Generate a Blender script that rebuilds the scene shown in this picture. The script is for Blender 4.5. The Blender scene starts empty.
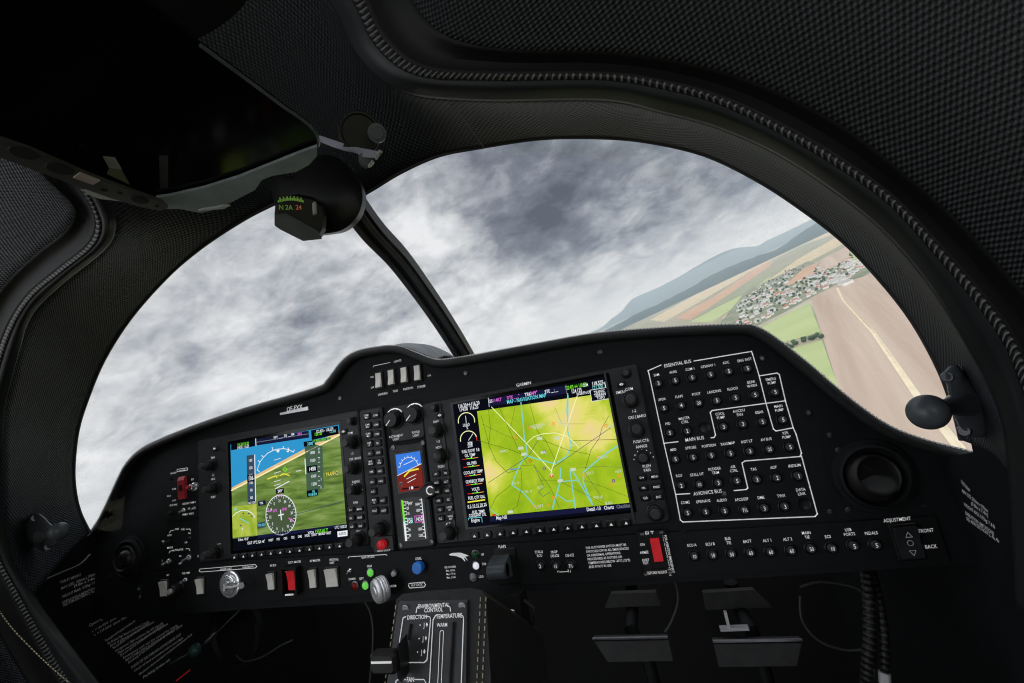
import bpy, math, random
from mathutils import Vector, Matrix
random.seed(7)
C = bpy.context.scene.collection
PI = math.pi

# ------------------------------------------------------------------ camera frame (metres; X right, Y forward, Z up in the aircraft)
R = [[0.94422, -0.153493, -0.291356], [0.203939, 0.96721, 0.151375], [0.258567, -0.20235, 0.944562]]
CAM = Vector((0.65664, -0.58364, -0.05334))
F = 450.0

def ray(px, py):
    a, b, c = (px-512)/F, -(py-341.5)/F, -1.0
    d = [R[0][i]*a + R[1][i]*b + R[2][i]*c for i in range(3)]
    return Vector((d[0], -d[2], d[1]))

def P(px, py, off=0.0):                      # where a sight line meets the instrument board (plane y = -off)
    d = ray(px, py); t = (-off - CAM.y)/d.y
    return CAM + d*t

def PY(px, py, y): return P(px, py, -y)
def PX(px, py, x):
    d = ray(px, py); return CAM + d*((x-CAM.x)/d.x)
def PZ(px, py, z):
    d = ray(px, py); return CAM + d*((z-CAM.z)/d.z)
def PK(px, py, y0, k=0.3, z0=-0.138):        # a plane leaning back with height
    d = ray(px, py); t = (y0 - k*(CAM.z-z0) - CAM.y)/(d.y + k*d.z)
    return CAM + d*t
def PD(px, py, dist):
    return CAM + ray(px, py).normalized()*dist

# ------------------------------------------------------------------ materials
def lin(c):
    c = c/255.0
    return c/12.92 if c <= 0.04045 else ((c+0.055)/1.055)**2.4
def srgb(r, g, b): return (lin(r), lin(g), lin(b), 1)

class NT:
    def __init__(s, m):
        m.use_nodes = True; s.t = m.node_tree; s.t.nodes.clear()
    def n(s, typ, **kw):
        nd = s.t.nodes.new(typ)
        for k, v in kw.items():
            if k.startswith('i_'):
                key = k[2:]
                nd.inputs[int(key) if key.isdigit() else key.replace('_', ' ')].default_value = v
            else: setattr(nd, k, v)
        return nd
    def l(s, a, b): s.t.links.new(a, b)
    def math(s, op, a, b=None, clamp=False):
        nd = s.t.nodes.new('ShaderNodeMath'); nd.operation = op; nd.use_clamp = clamp
        for i, v in enumerate((a, b)):
            if v is None: continue
            if isinstance(v, (int, float)): nd.inputs[i].default_value = v
            else: s.l(v, nd.inputs[i])
        return nd.outputs[0]
    def ramp(s, fac, stops):
        nd = s.t.nodes.new('ShaderNodeValToRGB'); e = nd.color_ramp.elements
        while len(e) < len(stops): e.new(0.5)
        for i, (p, c) in enumerate(stops): e[i].position = p; e[i].color = c
        s.l(fac, nd.inputs[0]); return nd.outputs[0]

MATS = {}
def mat(name, col, rough=0.5, metal=0.0, noise=0.15, nscale=60, bump=0.0, bscale=400, spec=0.28, emit=None):
    if name in MATS: return MATS[name]
    m = bpy.data.materials.new(name); t = NT(m)
    b = t.n('ShaderNodeBsdfPrincipled', i_Roughness=rough, i_Metallic=metal)
    b.inputs['Specular IOR Level'].default_value = spec
    tc = t.n('ShaderNodeTexCoord')
    nz = t.n('ShaderNodeTexNoise', i_Scale=nscale, i_Detail=3.0); t.l(tc.outputs['Object'], nz.inputs['Vector'])
    lo = tuple(c*(1-noise) for c in col[:3])+(1,); hi = tuple(min(1, c*(1+noise)) for c in col[:3])+(1,)
    t.l(t.ramp(nz.outputs[0], [(0.3, lo), (0.7, hi)]), b.inputs['Base Color'])
    if bump:
        n2 = t.n('ShaderNodeTexNoise', i_Scale=bscale, i_Detail=2.0); t.l(tc.outputs['Object'], n2.inputs['Vector'])
        bp = t.n('ShaderNodeBump', i_Strength=bump, i_Distance=0.001); t.l(n2.outputs[0], bp.inputs['Height']); t.l(bp.outputs[0], b.inputs['Normal'])
    if emit:
        b.inputs['Emission Color'].default_value = emit[0]; b.inputs['Emission Strength'].default_value = emit[1]
    o = t.n('ShaderNodeOutputMaterial'); t.l(b.outputs[0], o.inputs[0]); MATS[name] = m
    return m
def emat(name, col, s=1.0):
    if name in MATS: return MATS[name]
    m = bpy.data.materials.new(name); t = NT(m)
    e = t.n('ShaderNodeEmission', i_Color=col, i_Strength=s); o = t.n('ShaderNodeOutputMaterial'); t.l(e.outputs[0], o.inputs[0])
    MATS[name] = m; return m
def weave_mat(name, lo, hi, pitch, bump=0.6, rough=0.6, diag=False):
    m = bpy.data.materials.new(name); t = NT(m)
    uv = t.n('ShaderNodeUVMap'); sp = t.n('ShaderNodeSeparateXYZ'); t.l(uv.outputs[0], sp.inputs[0])
    k = 2*PI/pitch
    u, v = sp.outputs[0], sp.outputs[1]
    if diag:
        u2 = t.math('ADD', u, v); v2 = t.math('SUBTRACT', u, v); u, v = u2, v2
    su = t.math('SINE', t.math('MULTIPLY', u, k)); sv = t.math('SINE', t.math('MULTIPLY', v, k*0.8))
    pr = t.math('ADD', t.math('MULTIPLY', t.math('MULTIPLY', su, sv), 0.5), 0.5)
    b = t.n('ShaderNodeBsdfPrincipled', i_Roughness=rough); b.inputs['Specular IOR Level'].default_value = .22
    t.l(t.ramp(pr, [(0.35, lo), (0.85, hi)]), b.inputs['Base Color'])
    bp = t.n('ShaderNodeBump', i_Strength=bump, i_Distance=0.0012); t.l(pr, bp.inputs['Height']); t.l(bp.outputs[0], b.inputs['Normal'])
    o = t.n('ShaderNodeOutputMaterial'); t.l(b.outputs[0], o.inputs[0]); MATS[name] = m; return m
def rib_mat(name, lo, hi, pitch, rough=0.4):
    m = bpy.data.materials.new(name); t = NT(m)
    uv = t.n('ShaderNodeUVMap'); sp = t.n('ShaderNodeSeparateXYZ'); t.l(uv.outputs[0], sp.inputs[0])
    su = t.math('ADD', t.math('MULTIPLY', t.math('SINE', t.math('MULTIPLY', sp.outputs[0], 2*PI/pitch)), 0.5), 0.5)
    b = t.n('ShaderNodeBsdfPrincipled', i_Roughness=rough); b.inputs['Specular IOR Level'].default_value = .22
    t.l(t.ramp(su, [(0.6, lo), (0.98, hi)]), b.inputs['Base Color'])
    bp = t.n('ShaderNodeBump', i_Strength=0.5, i_Distance=0.0015); t.l(su, bp.inputs['Height']); t.l(bp.outputs[0], b.inputs['Normal'])
    o = t.n('ShaderNodeOutputMaterial'); t.l(b.outputs[0], o.inputs[0]); MATS[name] = m; return m

G = lambda v, b=0.0: (v, v*(1+b*0.5), v*(1+b), 1)
M_board = mat('board_black', G(0.0095, .2), 0.6, bump=0.25, spec=.14)
M_strip = mat('strip_black', G(0.0085, .15), 0.55, bump=0.2, spec=.16)
M_cb = mat('breaker_board_black', G(0.012, .05), 0.5, bump=0.2)
M_bezel = mat('bezel_grey', G(0.021, .15), 0.45, bump=0.1)
M_pad = mat('glareshield_leather', G(0.014, .1), 0.5, bump=0.6, bscale=900)
M_knob = mat('knob_rubber', G(0.010), 0.42)
M_knobcap = mat('knob_cap', G(0.04, .1), 0.4)
M_key = mat('key_black', G(0.008), 0.35)
M_white = mat('white_print', G(0.85), 0.6, noise=0.03, emit=((1, 1, 1, 1), 0.22))  # print also glows a little, keeping all legends bright in the dim cabin
M_dimw = mat('dim_print', G(0.75), 0.6, noise=0.03)
M_rock = mat('ivory_rocker', (0.80, 0.78, 0.72, 1), 0.4, noise=0.05)
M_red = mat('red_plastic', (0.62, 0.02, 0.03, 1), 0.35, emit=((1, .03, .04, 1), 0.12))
M_guard = mat('red_guard', (0.40, 0.03, 0.04, 1), 0.4)
M_chrome = mat('chrome', (0.85, 0.85, 0.87, 1), 0.2, metal=.75, noise=.02)
M_alu = mat('brushed_aluminium', (0.8, 0.8, 0.82, 1), 0.38, metal=.6, noise=.05)
M_dark_metal = mat('dark_metal', (0.12, 0.12, 0.13, 1), 0.3, metal=1)
M_blue = mat('blue_knob', (0.03, 0.22, 0.75, 1), 0.3)
M_mount = mat('mount_black_coating', G(0.065, .25), 0.26, bump=0.15, bscale=1500)
M_floor = mat('floor_dark', G(0.006), 0.8)
M_pedal = mat('pedal_grey', G(0.05), 0.6)
M_screen = mat('screen_black', G(0.003), 0.15)
M_tab = mat('console_plate', G(0.04, .15), 0.45, bump=.1)
M_leather = mat('console_leather', G(0.016), 0.5, bump=.6, bscale=900)
M_thread = mat('cream_thread', (0.45, 0.40, 0.26, 1), 0.7)
M_thread2 = mat('grey_thread', (0.6, 0.6, 0.6, 1), 0.7)
M_weave = weave_mat('woven_liner', G(0.002, .4), G(0.034, .55), 0.0054, bump=1.0)
M_weave2 = weave_mat('woven_canopy', G(0.003, .2), G(0.048, .25), 0.0041, bump=1.0)
M_rubber = mat('seal_rubber', G(0.013, .2), 0.42, nscale=20)
M_rib = rib_mat('ribbed_seal', G(0.012), G(0.15), 0.0050)
M_groove = mat('groove_black', G(0.004), 0.6)
M_cover = mat('dashboard_cover_grey', G(0.20, .15), 0.8, bump=.3)

# ------------------------------------------------------------------ mesh builder
ORG = {}
TXH = [0.95]; TXW = [0.88]
class MB:
    def __init__(s): s.v = []; s.f = []; s.m = []; s.sm = []; s.uv = {}; s.pc = []
    def add(s, vs, fs, mi=0, smooth=False):
        b = len(s.v); s.v += [Vector(v) for v in vs]; s.pc.append((b, len(s.v)))
        for f in fs: s.f.append(tuple(b+i for i in f)); s.m.append(mi); s.sm.append(smooth)
        return s
    def box(s, c, h, mi=0, rot=None, bev=0.0):
        c = Vector(c); x, y, z = h
        if bev <= 0:
            vs = [Vector((i*x, j*y, k*z)) for i in (-1, 1) for j in (-1, 1) for k in (-1, 1)]
            fs = [(0,1,3,2), (4,6,7,5), (0,4,5,1), (2,3,7,6), (0,2,6,4), (1,5,7,3)]
        else:
            # chamfered box as stacked outlines along y
            def ring(xx, zz, yy):
                bb = min(bev, xx*.9, zz*.9)
                return [Vector(p) for p in ((-xx+bb,yy,-zz),(xx-bb,yy,-zz),(xx,yy,-zz+bb),(xx,yy,zz-bb),(xx-bb,yy,zz),(-xx+bb,yy,zz),(-xx,yy,zz-bb),(-xx,yy,-zz+bb))]
            b2 = min(bev, y*.9)
            rr = [ring(x-b2, z-b2, -y), ring(x, z, -y+b2), ring(x, z, y-b2), ring(x-b2, z-b2, y)]
            vs = [p for r in rr for p in r]; fs = [tuple(range(8)), tuple(range(31, 23, -1))]
            for r in range(3):
                for i in range(8): fs.append((r*8+i, (r+1)*8+i, (r+1)*8+(i+1) % 8, r*8+(i+1) % 8))
        if rot is not None: vs = [rot @ v for v in vs]
        return s.add([c+v for v in vs], fs, mi)
    def lathe(s, o, axis, prof, n=24, mi=0, smooth=True, knurl=0.0):
        a = Vector(axis).normalized(); u = a.orthogonal().normalized(); w = a.cross(u); o = Vector(o)
        vs = []; fs = []
        for (h, r) in prof:
            for i in range(n):
                th = 2*PI*i/n; rr = r*(1+(knurl if i % 2 else 0)); vs.append(o + a*h + (u*math.cos(th)+w*math.sin(th))*rr)
        for k in range(len(prof)-1):
            for i in range(n): fs.append((k*n+i, k*n+(i+1) % n, (k+1)*n+(i+1) % n, (k+1)*n+i))
        fs.append(tuple(range(n-1, -1, -1))); fs.append(tuple((len(prof)-1)*n+i for i in range(n)))
        return s.add(vs, fs, mi, smooth)
    def prism(s, pts, d, mi=0, mi_side=None):           # polygon extruded by vector d
        d = Vector(d); n = len(pts); vs = [Vector(p) for p in pts] + [Vector(p)+d for p in pts]
        s.add(vs, [tuple(range(n)), tuple(range(2*n-1, n-1, -1))], mi)
        return s.add(vs, [(i, n+i, n+(i+1) % n, (i+1) % n) for i in range(n)], mi if mi_side is None else mi_side)
    def poly(s, pts, mi=0): return s.add(pts, [tuple(range(len(pts)))], mi)
    def sphere(s, c, r, mi=0, nu=24, nv=14):
        c = Vector(c); vs = [c+Vector((0, 0, r))]
        for j in range(1, nv):
            for i in range(nu):
                p, t = PI*j/nv, 2*PI*i/nu; vs.append(c+Vector((math.sin(p)*math.cos(t), math.sin(p)*math.sin(t), math.cos(p)))*r)
        vs.append(c-Vector((0, 0, r))); fs = [(0, 1+i, 1+(i+1) % nu) for i in range(nu)]
        for j in range(nv-2):
            for i in range(nu): fs.append((1+j*nu+i, 1+(j+1)*nu+i, 1+(j+1)*nu+(i+1) % nu, 1+j*nu+(i+1) % nu))
        L = len(vs)-1; fs += [(L, L-nu+(i+1) % nu, L-nu+i) for i in range(nu)]
        return s.add(vs, fs, mi, True)
    def tube(s, pts, r, n=8, mi=0, closed=False, radii=None):
        pts = [Vector(p) for p in pts]; m = len(pts); vs = []; up = None
        for i, p in enumerate(pts):
            a = pts[max(i-1, 0)]; b = pts[min(i+1, m-1)]; t = (b-a).normalized()
            if up is None: up = t.orthogonal().normalized()
            up = (up - t*up.dot(t)).normalized(); w = t.cross(up); rr = radii[i] if radii else r
            vs += [p + (up*math.cos(2*PI*k/n)+w*math.sin(2*PI*k/n))*rr for k in range(n)]
        fs = [(i*n+k, i*n+(k+1) % n, (i+1)*n+(k+1) % n, (i+1)*n+k) for i in range(m-1) for k in range(n)]
        fs += [tuple(range(n-1, -1, -1)), tuple((m-1)*n+k for k in range(n))]
        return s.add(vs, fs, mi, True)
    def line(s, pts, w, mi=0, off=0.0, closed=False):   # flat printed line lying on the board plane
        pts = [Vector(p) for p in pts]
        if closed: pts = pts+[pts[0]]
        for a, b in zip(pts, pts[1:]):
            d = b-a
            if d.length < 1e-6: continue
            d = d.normalized(); q = Vector((-d.z, 0, d.x))*w*.5; e = d*w*.45
            s.add([a-e+q, a-e-q, b+e-q, b+e+q], [(0, 1, 2, 3)], mi)
        return s
    def text(s, txt, pos, h, mi=0, align='C', ax=Vector((1, 0, 0)), ay=Vector((0, 0, 1)), sx=1.0):
        vs, fs, w = glyphs(txt); pos = Vector(pos); h = h*TXH[0]; sx = sx*TXW[0]; k = h/0.7
        x0 = {'C': -w/2, 'L': 0, 'R': -w}[align]
        return s.add([pos + ax*((v[0]+x0)*k*sx) + ay*((v[1]-0.35)*k) for v in vs], fs, mi)
    def build(s, name, mats, parent=None, origin=None, **props):
        if not isinstance(mats, (list, tuple)): mats = [mats]
        L = ORG[parent.name] if parent is not None else (Vector(origin) if origin is not None else s.center())
        me = bpy.data.meshes.new(name); me.from_pydata([v-L for v in s.v], [], s.f)
        for m in mats: me.materials.append(m)
        me.polygons.foreach_set('material_index', s.m); me.polygons.foreach_set('use_smooth', s.sm)
        if s.uv:
            lay = me.uv_layers.new(name='UVMap')
            for lp in me.loops: lay.data[lp.index].uv = s.uv[lp.vertex_index]
        me.update()
        if any(s.sm): me.set_sharp_from_angle(angle=math.radians(38))
        o = bpy.data.objects.new(name, me); C.objects.link(o)
        if parent is not None: o.parent = parent; ORG[o.name] = L
        else: o.location = L; ORG[o.name] = L
        for k, v in props.items(): o[k] = v
        return o
    def each(s, name, m, parent):            # every piece added becomes a part of its own
        k = 0; out = []
        for st, en in s.pc:
            b = MB(); fi = [i for i, f in enumerate(s.f) if st <= f[0] < en]
            b.v = s.v[st:en]; b.f = [tuple(j-st for j in s.f[i]) for i in fi]; b.m = [s.m[i] for i in fi]; b.sm = [s.sm[i] for i in fi]
            out.append(b.build(name, m, parent))
        return out
    def center(s):
        n = len(s.v); return sum(s.v, Vector())/n if n else Vector()

GL = {}
def glyphs(txt):
    if txt in GL: return GL[txt]
    cu = bpy.data.curves.new('lettering_source', 'FONT'); cu.body = txt; cu.size = 1.0; cu.resolution_u = 2; cu.space_line = 1.0; cu.offset = 0.012
    o = bpy.data.objects.new('lettering_source', cu); C.objects.link(o)
    me = o.to_mesh(); vs = [tuple(v.co) for v in me.vertices]; fs = [tuple(p.vertices) for p in me.polygons]
    o.to_mesh_clear(); bpy.data.objects.remove(o); bpy.data.curves.remove(cu)
    w = max([v[0] for v in vs] or [0]); GL[txt] = (vs, fs, w); return GL[txt]

def thing(name, label, cat, loc, group=None):
    o = bpy.data.objects.new(name, None); C.objects.link(o); o.location = loc; o.empty_display_size = 0.01
    ORG[o.name] = Vector(loc); o['label'] = label; o['category'] = cat
    if group: o['group'] = group
    return o
def tag(o, label, cat, group=None):
    o['label'] = label; o['category'] = cat
    if group: o['group'] = group
    return o
def struct(o, label=None):
    o['kind'] = 'structure'
    if label: o['label'] = label
    return o
def copy_tree(o, parent=None):
    c = o.copy(); C.objects.link(c); c.parent = parent
    for ch in list(o.children): copy_tree(ch, c)
    return c

def catmull(pts, m):
    pts = [Vector(p) for p in pts]; out = []; n = len(pts)
    for i in range(n-1):
        p0, p1, p2, p3 = pts[max(i-1, 0)], pts[i], pts[i+1], pts[min(i+2, n-1)]
        for k in range(m):
            t = k/m
            out.append(0.5*((2*p1)+(p2-p0)*t+(2*p0-5*p1+4*p2-p3)*t*t+(3*p1-p0-3*p2+p3)*t**3))
    out.append(pts[-1]); return out
def loft(rings, mats, name, m=6, cross=4, mi=None, parent=None, solid=0.004, **props):
    rs = [catmull(r, m) for r in rings]; n = len(rs[0])
    if cross > 1:
        cols = [catmull([r[i] for r in rs], cross) for i in range(n)]
        rs = [[c[j] for c in cols] for j in range(len(cols[0]))]
    b = MB(); mid = rs[len(rs)//2]; U = [0.0]
    for i in range(1, n): U.append(U[-1]+(mid[i]-mid[i-1]).length)
    for j, r in enumerate(rs):
        for i, p in enumerate(r):
            b.v.append(p); vv = sum((rs[q][i]-rs[q-1][i]).length for q in range(1, j+1))
            b.uv[j*n+i] = (U[i], vv)
    for j in range(len(rs)-1):
        for i in range(n-1):
            b.f.append((j*n+i, j*n+i+1, (j+1)*n+i+1, (j+1)*n+i)); b.sm.append(True); b.m.append(0)
    o = b.build(name, mats, parent, **props)
    if solid:
        md = o.modifiers.new('Solidify', 'SOLIDIFY'); md.thickness = abs(solid); md.offset = 1 if solid > 0 else -1
    return o

# ================================================================== INSTRUMENT BOARD
rim_px = [(88,542),(98,530),(106,518),(115,500),(125,478),(133,463),(146,450),(165,440),(200,426),(250,409),(320,389),(333,380),(346,363),(360,353),(385,348),(402,348),(418,354),(434,360),(447,361),(480,356),(540,345),(600,335),(680,329),(738,327),(752,329),(768,338),(800,363),(830,389),(858,411),(885,428),(920,441),(964,452)]
rim = [P(x, y) for x, y in rim_px]
rims = catmull(rim, 4)
panel = thing('instrument_panel', 'wide black aircraft instrument panel with stitched glareshield edge spanning the cockpit', 'instrument panel', (0.34, 0, -0.24))
outline = [Vector((rim[0].x, 0, -0.245))] + rims + [Vector((rim[-1].x+.002, 0, rim[-1].z-.004)), Vector((rim[-1].x+.002, 0, -0.245))]
b = MB(); b.prism(outline, (0, 0.02, 0)); b.build('board', M_board, panel)
# padded leather rim with stitching
b = MB(); b.tube([p+Vector((0, -0.006, -0.004)) for p in rims], 0.0065, 10)
b.build('padded_rim', M_pad, panel)
b = MB()
acc = 0; last = rims[0]; step = 0.0042; nxt = 0
for p, q in zip(rims, rims[1:]):
    L = (q-p).length; d = (q-p).normalized(); s0 = nxt
    while s0 < L:
        c = p+d*s0; nrm = Vector((-d.z, 0, d.x)); nrm = nrm if nrm.z > 0 else -nrm
        m = c+Vector((0, -.006, -.004))+(nrm*.85+Vector((0, -.55, 0))).normalized()*.0066
        b.box(m, (0.0013, 0.0009, 0.0008), rot=Matrix.Rotation(-math.atan2(d.z, d.x), 3, 'Y'))
        s0 += step
    nxt = s0-L
b.build('stitching', M_thread2, panel, kind='stuff')
# hood surface running forward to the windscreen, with the grey raised cover behind the hump
back = [p+Vector((0, 0.30, -0.07)) for p in rim]
loft([rim, [p+Vector((0, 0.08, -0.004)) for p in rim], [p+Vector((0, .2, -.03)) for p in rim], back], M_pad, 'hood', parent=panel, solid=0.003)
hp = [PY(x, y, 0.09) for x, y in ((398,362),(404,354),(412,349.5),(424,348.5),(436,350),(446,353.5),(456,360))]
hb = [p+Vector((0, .12, -.05)) for p in hp]; hf = [Vector((p.x, 0.01, p.z-0.012)) for p in hp]
loft([[p+Vector((0, 0, -.03)) for p in hf], hf, hp, hb], M_cover, 'raised_cover', parent=panel, solid=0.003)
# groove lines and seams on the board
b = MB()
def PL(pts, off): return [P(x, y, off) for x, y in pts]
for pts in ([(148,463),(145,575)], [(146,576),(223,561),(346,554),(440,548),(635,534),(740,528),(960,514)], [(820,440),(836,520)], [(200,441),(330,399),(352,378)], [(352,378),(341,393)], [(450,380),(600,349),(745,338)], [(220,437),(362,406),(452,392)]):
    b.line(PL(pts, .0006), .0011)
b.build('seams', M_groove, panel)
b = MB()
for x, y in ((340,398),(466,373),(600,352),(762,358),(809,413),(838,450),(848,510),(830,435),(923,505),(143,570),(111,575),(724,494),(683,533),(692,570),(823,527),(830,512),(915,557),(851,560)):
    p = P(x, y, .0005); b.lathe(p, (0, -1, 0), [(0, .0032), (.0012, .003), (.0014, .0018), (.0008, .0015)], 12)
b.each('screw', M_dark_metal, panel)
L = MB()      # printed lettering on the board
def TX(b, s, px, py, h, off=.0008, align='C', mi=0, sx=1.0): b.text(s, P(px, py, off), h, mi, align, sx=sx)
# registration plate
TX(L, 'OE-FXX', 294.5, 408, .0075, .0015, sx=.95)
b = MB(); pl = [P(x, y) for x, y in ((280.5,413),(308.5,406.5),(308.8,410),(280.8,415))]; b.prism(pl, (0, -.0015, 0)); b.build('name_strip', M_alu, panel)
# circuit breaker print
CBX = dict(off=.0008)
for pts in ([(661,365),(648,370.7),(649,374),(663.9,443.3),(678,441.7)], [(694,361),(751.5,351.4),(752.5,354),(759.2,375.9)],
            [(759.2,375.9),(777,373),(779.3,374.5),(785.4,400.8),(766,403.3),(759.2,375.9)],
            [(766,403.3),(712,410.5),(710.3,412.5),(715.5,435),(714,437.5),(711,437.8)],
            [(766,403.3),(773.4,429),(776,431),(793.2,427.8),(785.4,400.8)],
            [(793.2,427.8),(796,434),(801.4,453),(800,456.5),(745,461),(742,463),(747.8,488),(746,489.5),(734.2,490.6)],
            [(663.9,443.3),(675.6,494.4),(689.7,493.6)], [(675.6,494.4),(680.3,520),(683,522),(815,516.5),(817.3,514),(801.4,455.8)]):
    L.line(PL(pts, .0008), .0012)
for s, x, y, h in (('ESSENTIAL BUS', 677.5, 363.5, .0042), ('MAIN BUS', 694.5, 438.8, .0042), ('AVIONICS BUS', 707.5, 492.3, .0042)): TX(L, s, x, y, h, sx=.95)
BRK = [  # label, number, pixel of the button, place wording
 ('SAM','3',658.3,383.5),('AHRS','5',675,380.7),('COM 1','5',691.8,377.8),('GPS/NAV 1','5',710,374.7),('ADC','5',728.1,371.5),('ENG INST','5',746.8,368.8),
 ('XPDR','5',663.9,408.1),('FLAPS','4',681,405.4),('PITOT','20',698.3,403),('LANDING','5',716.3,400.5),('FLOOD','5',734.9,397.8),('GEAR\nWARN','5',754.3,394.9),('EMERG\nPUMP','5',774.2,392.1),
 ('PFD','5',669.7,432.7),('MASTER\nCTRL','2',686.9,430.9),('','',704.4,427.8),('COOL\nPUMP','3',723,426.7),('AV/CDU\nFAN','3',742,423.9),('GEAR','5',761.6,421.6),('MAIN\nPUMP','5',781.8,419.5),
 ('MFD','5',675.3,458.8),('STROBE','5',692.8,456.9),('POSITION','5',710.9,455),('TAXI/MAP','5',729.8,453),('INST LT','3',749.1,450.9),('AV BUS','25',768.6,448.9),('XFR\nPUMP','5',789,446.7),
 ('RCU','2',681,485),('STALL HT','10',699,483.9),('RUDDER\nTRIM','3',717.7,482.2),('AIR\nCTRL','5',736.3,480.3),('TAS','3',756,478.9),('ADF','2',776,477.2),('IRIDIUM','1',797,475.5),
 ('COM2','5',687.3,512),('GPS/NAV2','5',705.3,510.9),('AUDIO','5',724,510),('AFCS/ESP','7½',744,509.2),('DME','3',763.4,507.5),('TWX','3',783.8,505.8),('DATA\nLINK','',804.5,503.9)]
BR2 = [('ECU A','10',694,555.1),('ECU B','10',712.4,554.1),('BUS\nTIE','50',731,553),('BATT','60',749.7,551.6),('ALT 1','60',769.6,550.8),('ALT 2','60',790.3,549.6),('MAIN\nTIE','50',810,547.7),('ECS','10',830.7,547.3),('USB\nPORTS','5',852.4,544.9),('PEDALS','5',874.3,544),
       ('STALL/\nRCU','2',541,564.8),('PROP\nDE-ICE','15',556.3,565),('DE-ICE','7½',571.3,564.6)]
proto = None
NUM = {}
def breaker(lab, num, px, py, off, big=False):
    global proto
    if proto is None:
        a = thing('circuit_breaker', '', 'circuit breaker', (0, 0, 0))
        m1 = MB(); m1.lathe((0, 0, 0), (0, -1, 0), [(0, .0066), (.0016, .0064), (.002, .0056), (.0012, .0052), (.0008, .0046)], 24); m1.build('collar', M_key, a)
        m2 = MB(); m2.lathe((0, 0, 0), (0, -1, 0), [(0, .0042), (.0045, .0042), (.0052, .0038), (.0053, .0012)], 20); m2.build('button', M_knobcap, a)
        m3 = MB(); m3.lathe((0, 0, 0), (0, -1, 0), [(0, .0066), (.0012, .0062), (.0006, .0052), (.0005, .001)], 20); h = m3.build('blank_plug', M_key)
        proto = (a, h)
        r = a
        used[0] = False
    a, h = proto
    p = P(px, py, off)
    one = ' '.join(lab.replace('\n', ' ').split())
    if not num:
        r = h if not used[1] else h.copy()
        if used[1]: C.objects.link(r)
        used[1] = True; r.location = p
        r['label'] = ('empty round breaker hole plugged black right of MASTER CTRL' if not lab else 'empty round breaker hole plugged black below the words DATA LINK'); r['category'] = 'plug'
    else:
        if used[0]: r = copy_tree(a)
        else: r = a; used[0] = True
        for ch in [c for c in r.children if c.name.startswith('number')]: bpy.data.objects.remove(ch)
        if num not in NUM:
            m = MB(); m.text(num, (0, -.0055, 0), .0040 if len(num) > 1 else .0045, sx=.85 if len(num) > 1 else 1); n = m.build('number', M_white, None, origin=(0, 0, 0)); NUM[num] = n
        else: n = NUM[num].copy(); C.objects.link(n)
        n.parent = r; r.location = p
        r['label'] = 'small round black circuit breaker numbered %s under the word %s' % (num, one); r['category'] = 'circuit breaker'
        r['group'] = 'circuit breakers on the lower right strip' if big else 'circuit breakers in the white framed bus panel'
    if lab:
        ls = lab.split('\n'); dz = .0108 if len(ls) == 1 else .0108
        for i, s in enumerate(reversed(ls)):
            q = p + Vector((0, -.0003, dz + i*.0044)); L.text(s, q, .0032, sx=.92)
used = [False, False]
seen = {}
for lab, num, x, y in BRK: breaker(lab, num, x, y, .0005)
# fix duplicates in label wording: the GEAR breaker and the others are told apart by their words
STR = thing('switch_strip', 'long narrow black lower strip of the instrument panel carrying rockers and breakers', 'switch strip', (0.34, 0, -0.245))
b = MB()
st = [(133,578),(223,561.5),(346,554.5),(440,548.5),(635,534.5),(740,528.5),(935,516.5),(950,561),(830,567),(676,577.5),(500,586),(330,597),(133,609)]
OS = .004
b.prism([P(x, y, OS) for x, y in st], (0, .0035, 0)); b.build('board', M_strip, STR)
Lp = L; L = MB()
for lab, num, x, y in BR2: breaker(lab, num, x, y, OS+.0003, True)
def TS(s, px, py, h=.0034, align='C', sx=.92): L.text(s, P(px, py, OS+.0004), h, 0, align, sx=sx)
for s, x, y, h in (('ADJUSTMENT', 897, 519.5, .0036), ('FRONT', 926, 530.5, .0036), ('BACK', 931, 546.5, .0036), ('FLAPS', 502, 546.5, .0036), ('UP', 482.5, 554.5, .003), ('T/O', 484, 564, .003), ('LDG', 481, 576.5, .003), ('LEVEL', 418.5, 558.5, .0034),
    ('ALT STATIC', 417, 584.8, .003), ('ELECT. MASTER', 294.5, 562, .0030), ('AV BUS', 273, 565.3, .0032), ('AV MASTER', 315, 560.5, .0032), ('PITOT/ALL\nHEAT', 334, 559.5, .003), ('ENGINE START', 226, 569, .003), ('ENGINE MASTER', 248, 567, .0026),
    ('GEAR', 369.5, 566, .003), ('DOWN', 352, 579, .003), ('LEFT', 361.5, 578.5, .003), ('ALT', 168, 575, .003), ('FUEL PUMP', 186, 573, .003), ('GEAR UP/LOCK', 368, 557, .0028), ('NORM', 393, 586, .003)): TS(s, x, y, h)
for i, s in enumerate(('THE AUX POWER SWITCH MUST BE', 'SWITCHED OFF IN ALL EMERGENCIES', 'OR ABNORMAL OPERATIONS.', 'PROCEDURES AS OUTSIDE AIR', 'TEMPERATURES BELOW -30°C (-22°F)', 'AND IF NOT IN USE')):
    L.text(s, P(585.5, 548, OS+.0004)+Vector((0, 0, -i*.0043)), .0028, 0, 'L', sx=.9)
for i, s in enumerate(('USE OXYGEN', 'Max. 126 kt', 'Max. 119 kt', 'Max. 113 kt')):
    L.text(s, P(450, 567, OS+.0004)+Vector((0, 0, -i*.0042)), .0025, 0, 'C', sx=.9)
L.line([P(x, y, OS+.0004) for x, y in ((199,571),(200,569),(255,564.5),(257,566.5),(255,568),(201,572),(199,571))], .0008)
L.line([P(x, y, OS+.0004) for x, y in ((348,558),(349,556.8),(386,554.5),(387,555.5))], .0008)
L.line([P(x, y, OS+.0004) for x, y in ((409,583.5),(424,582),(425.5,585),(424,587),(410,588),(408.5,586),(409,583.5))], .0009)
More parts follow.
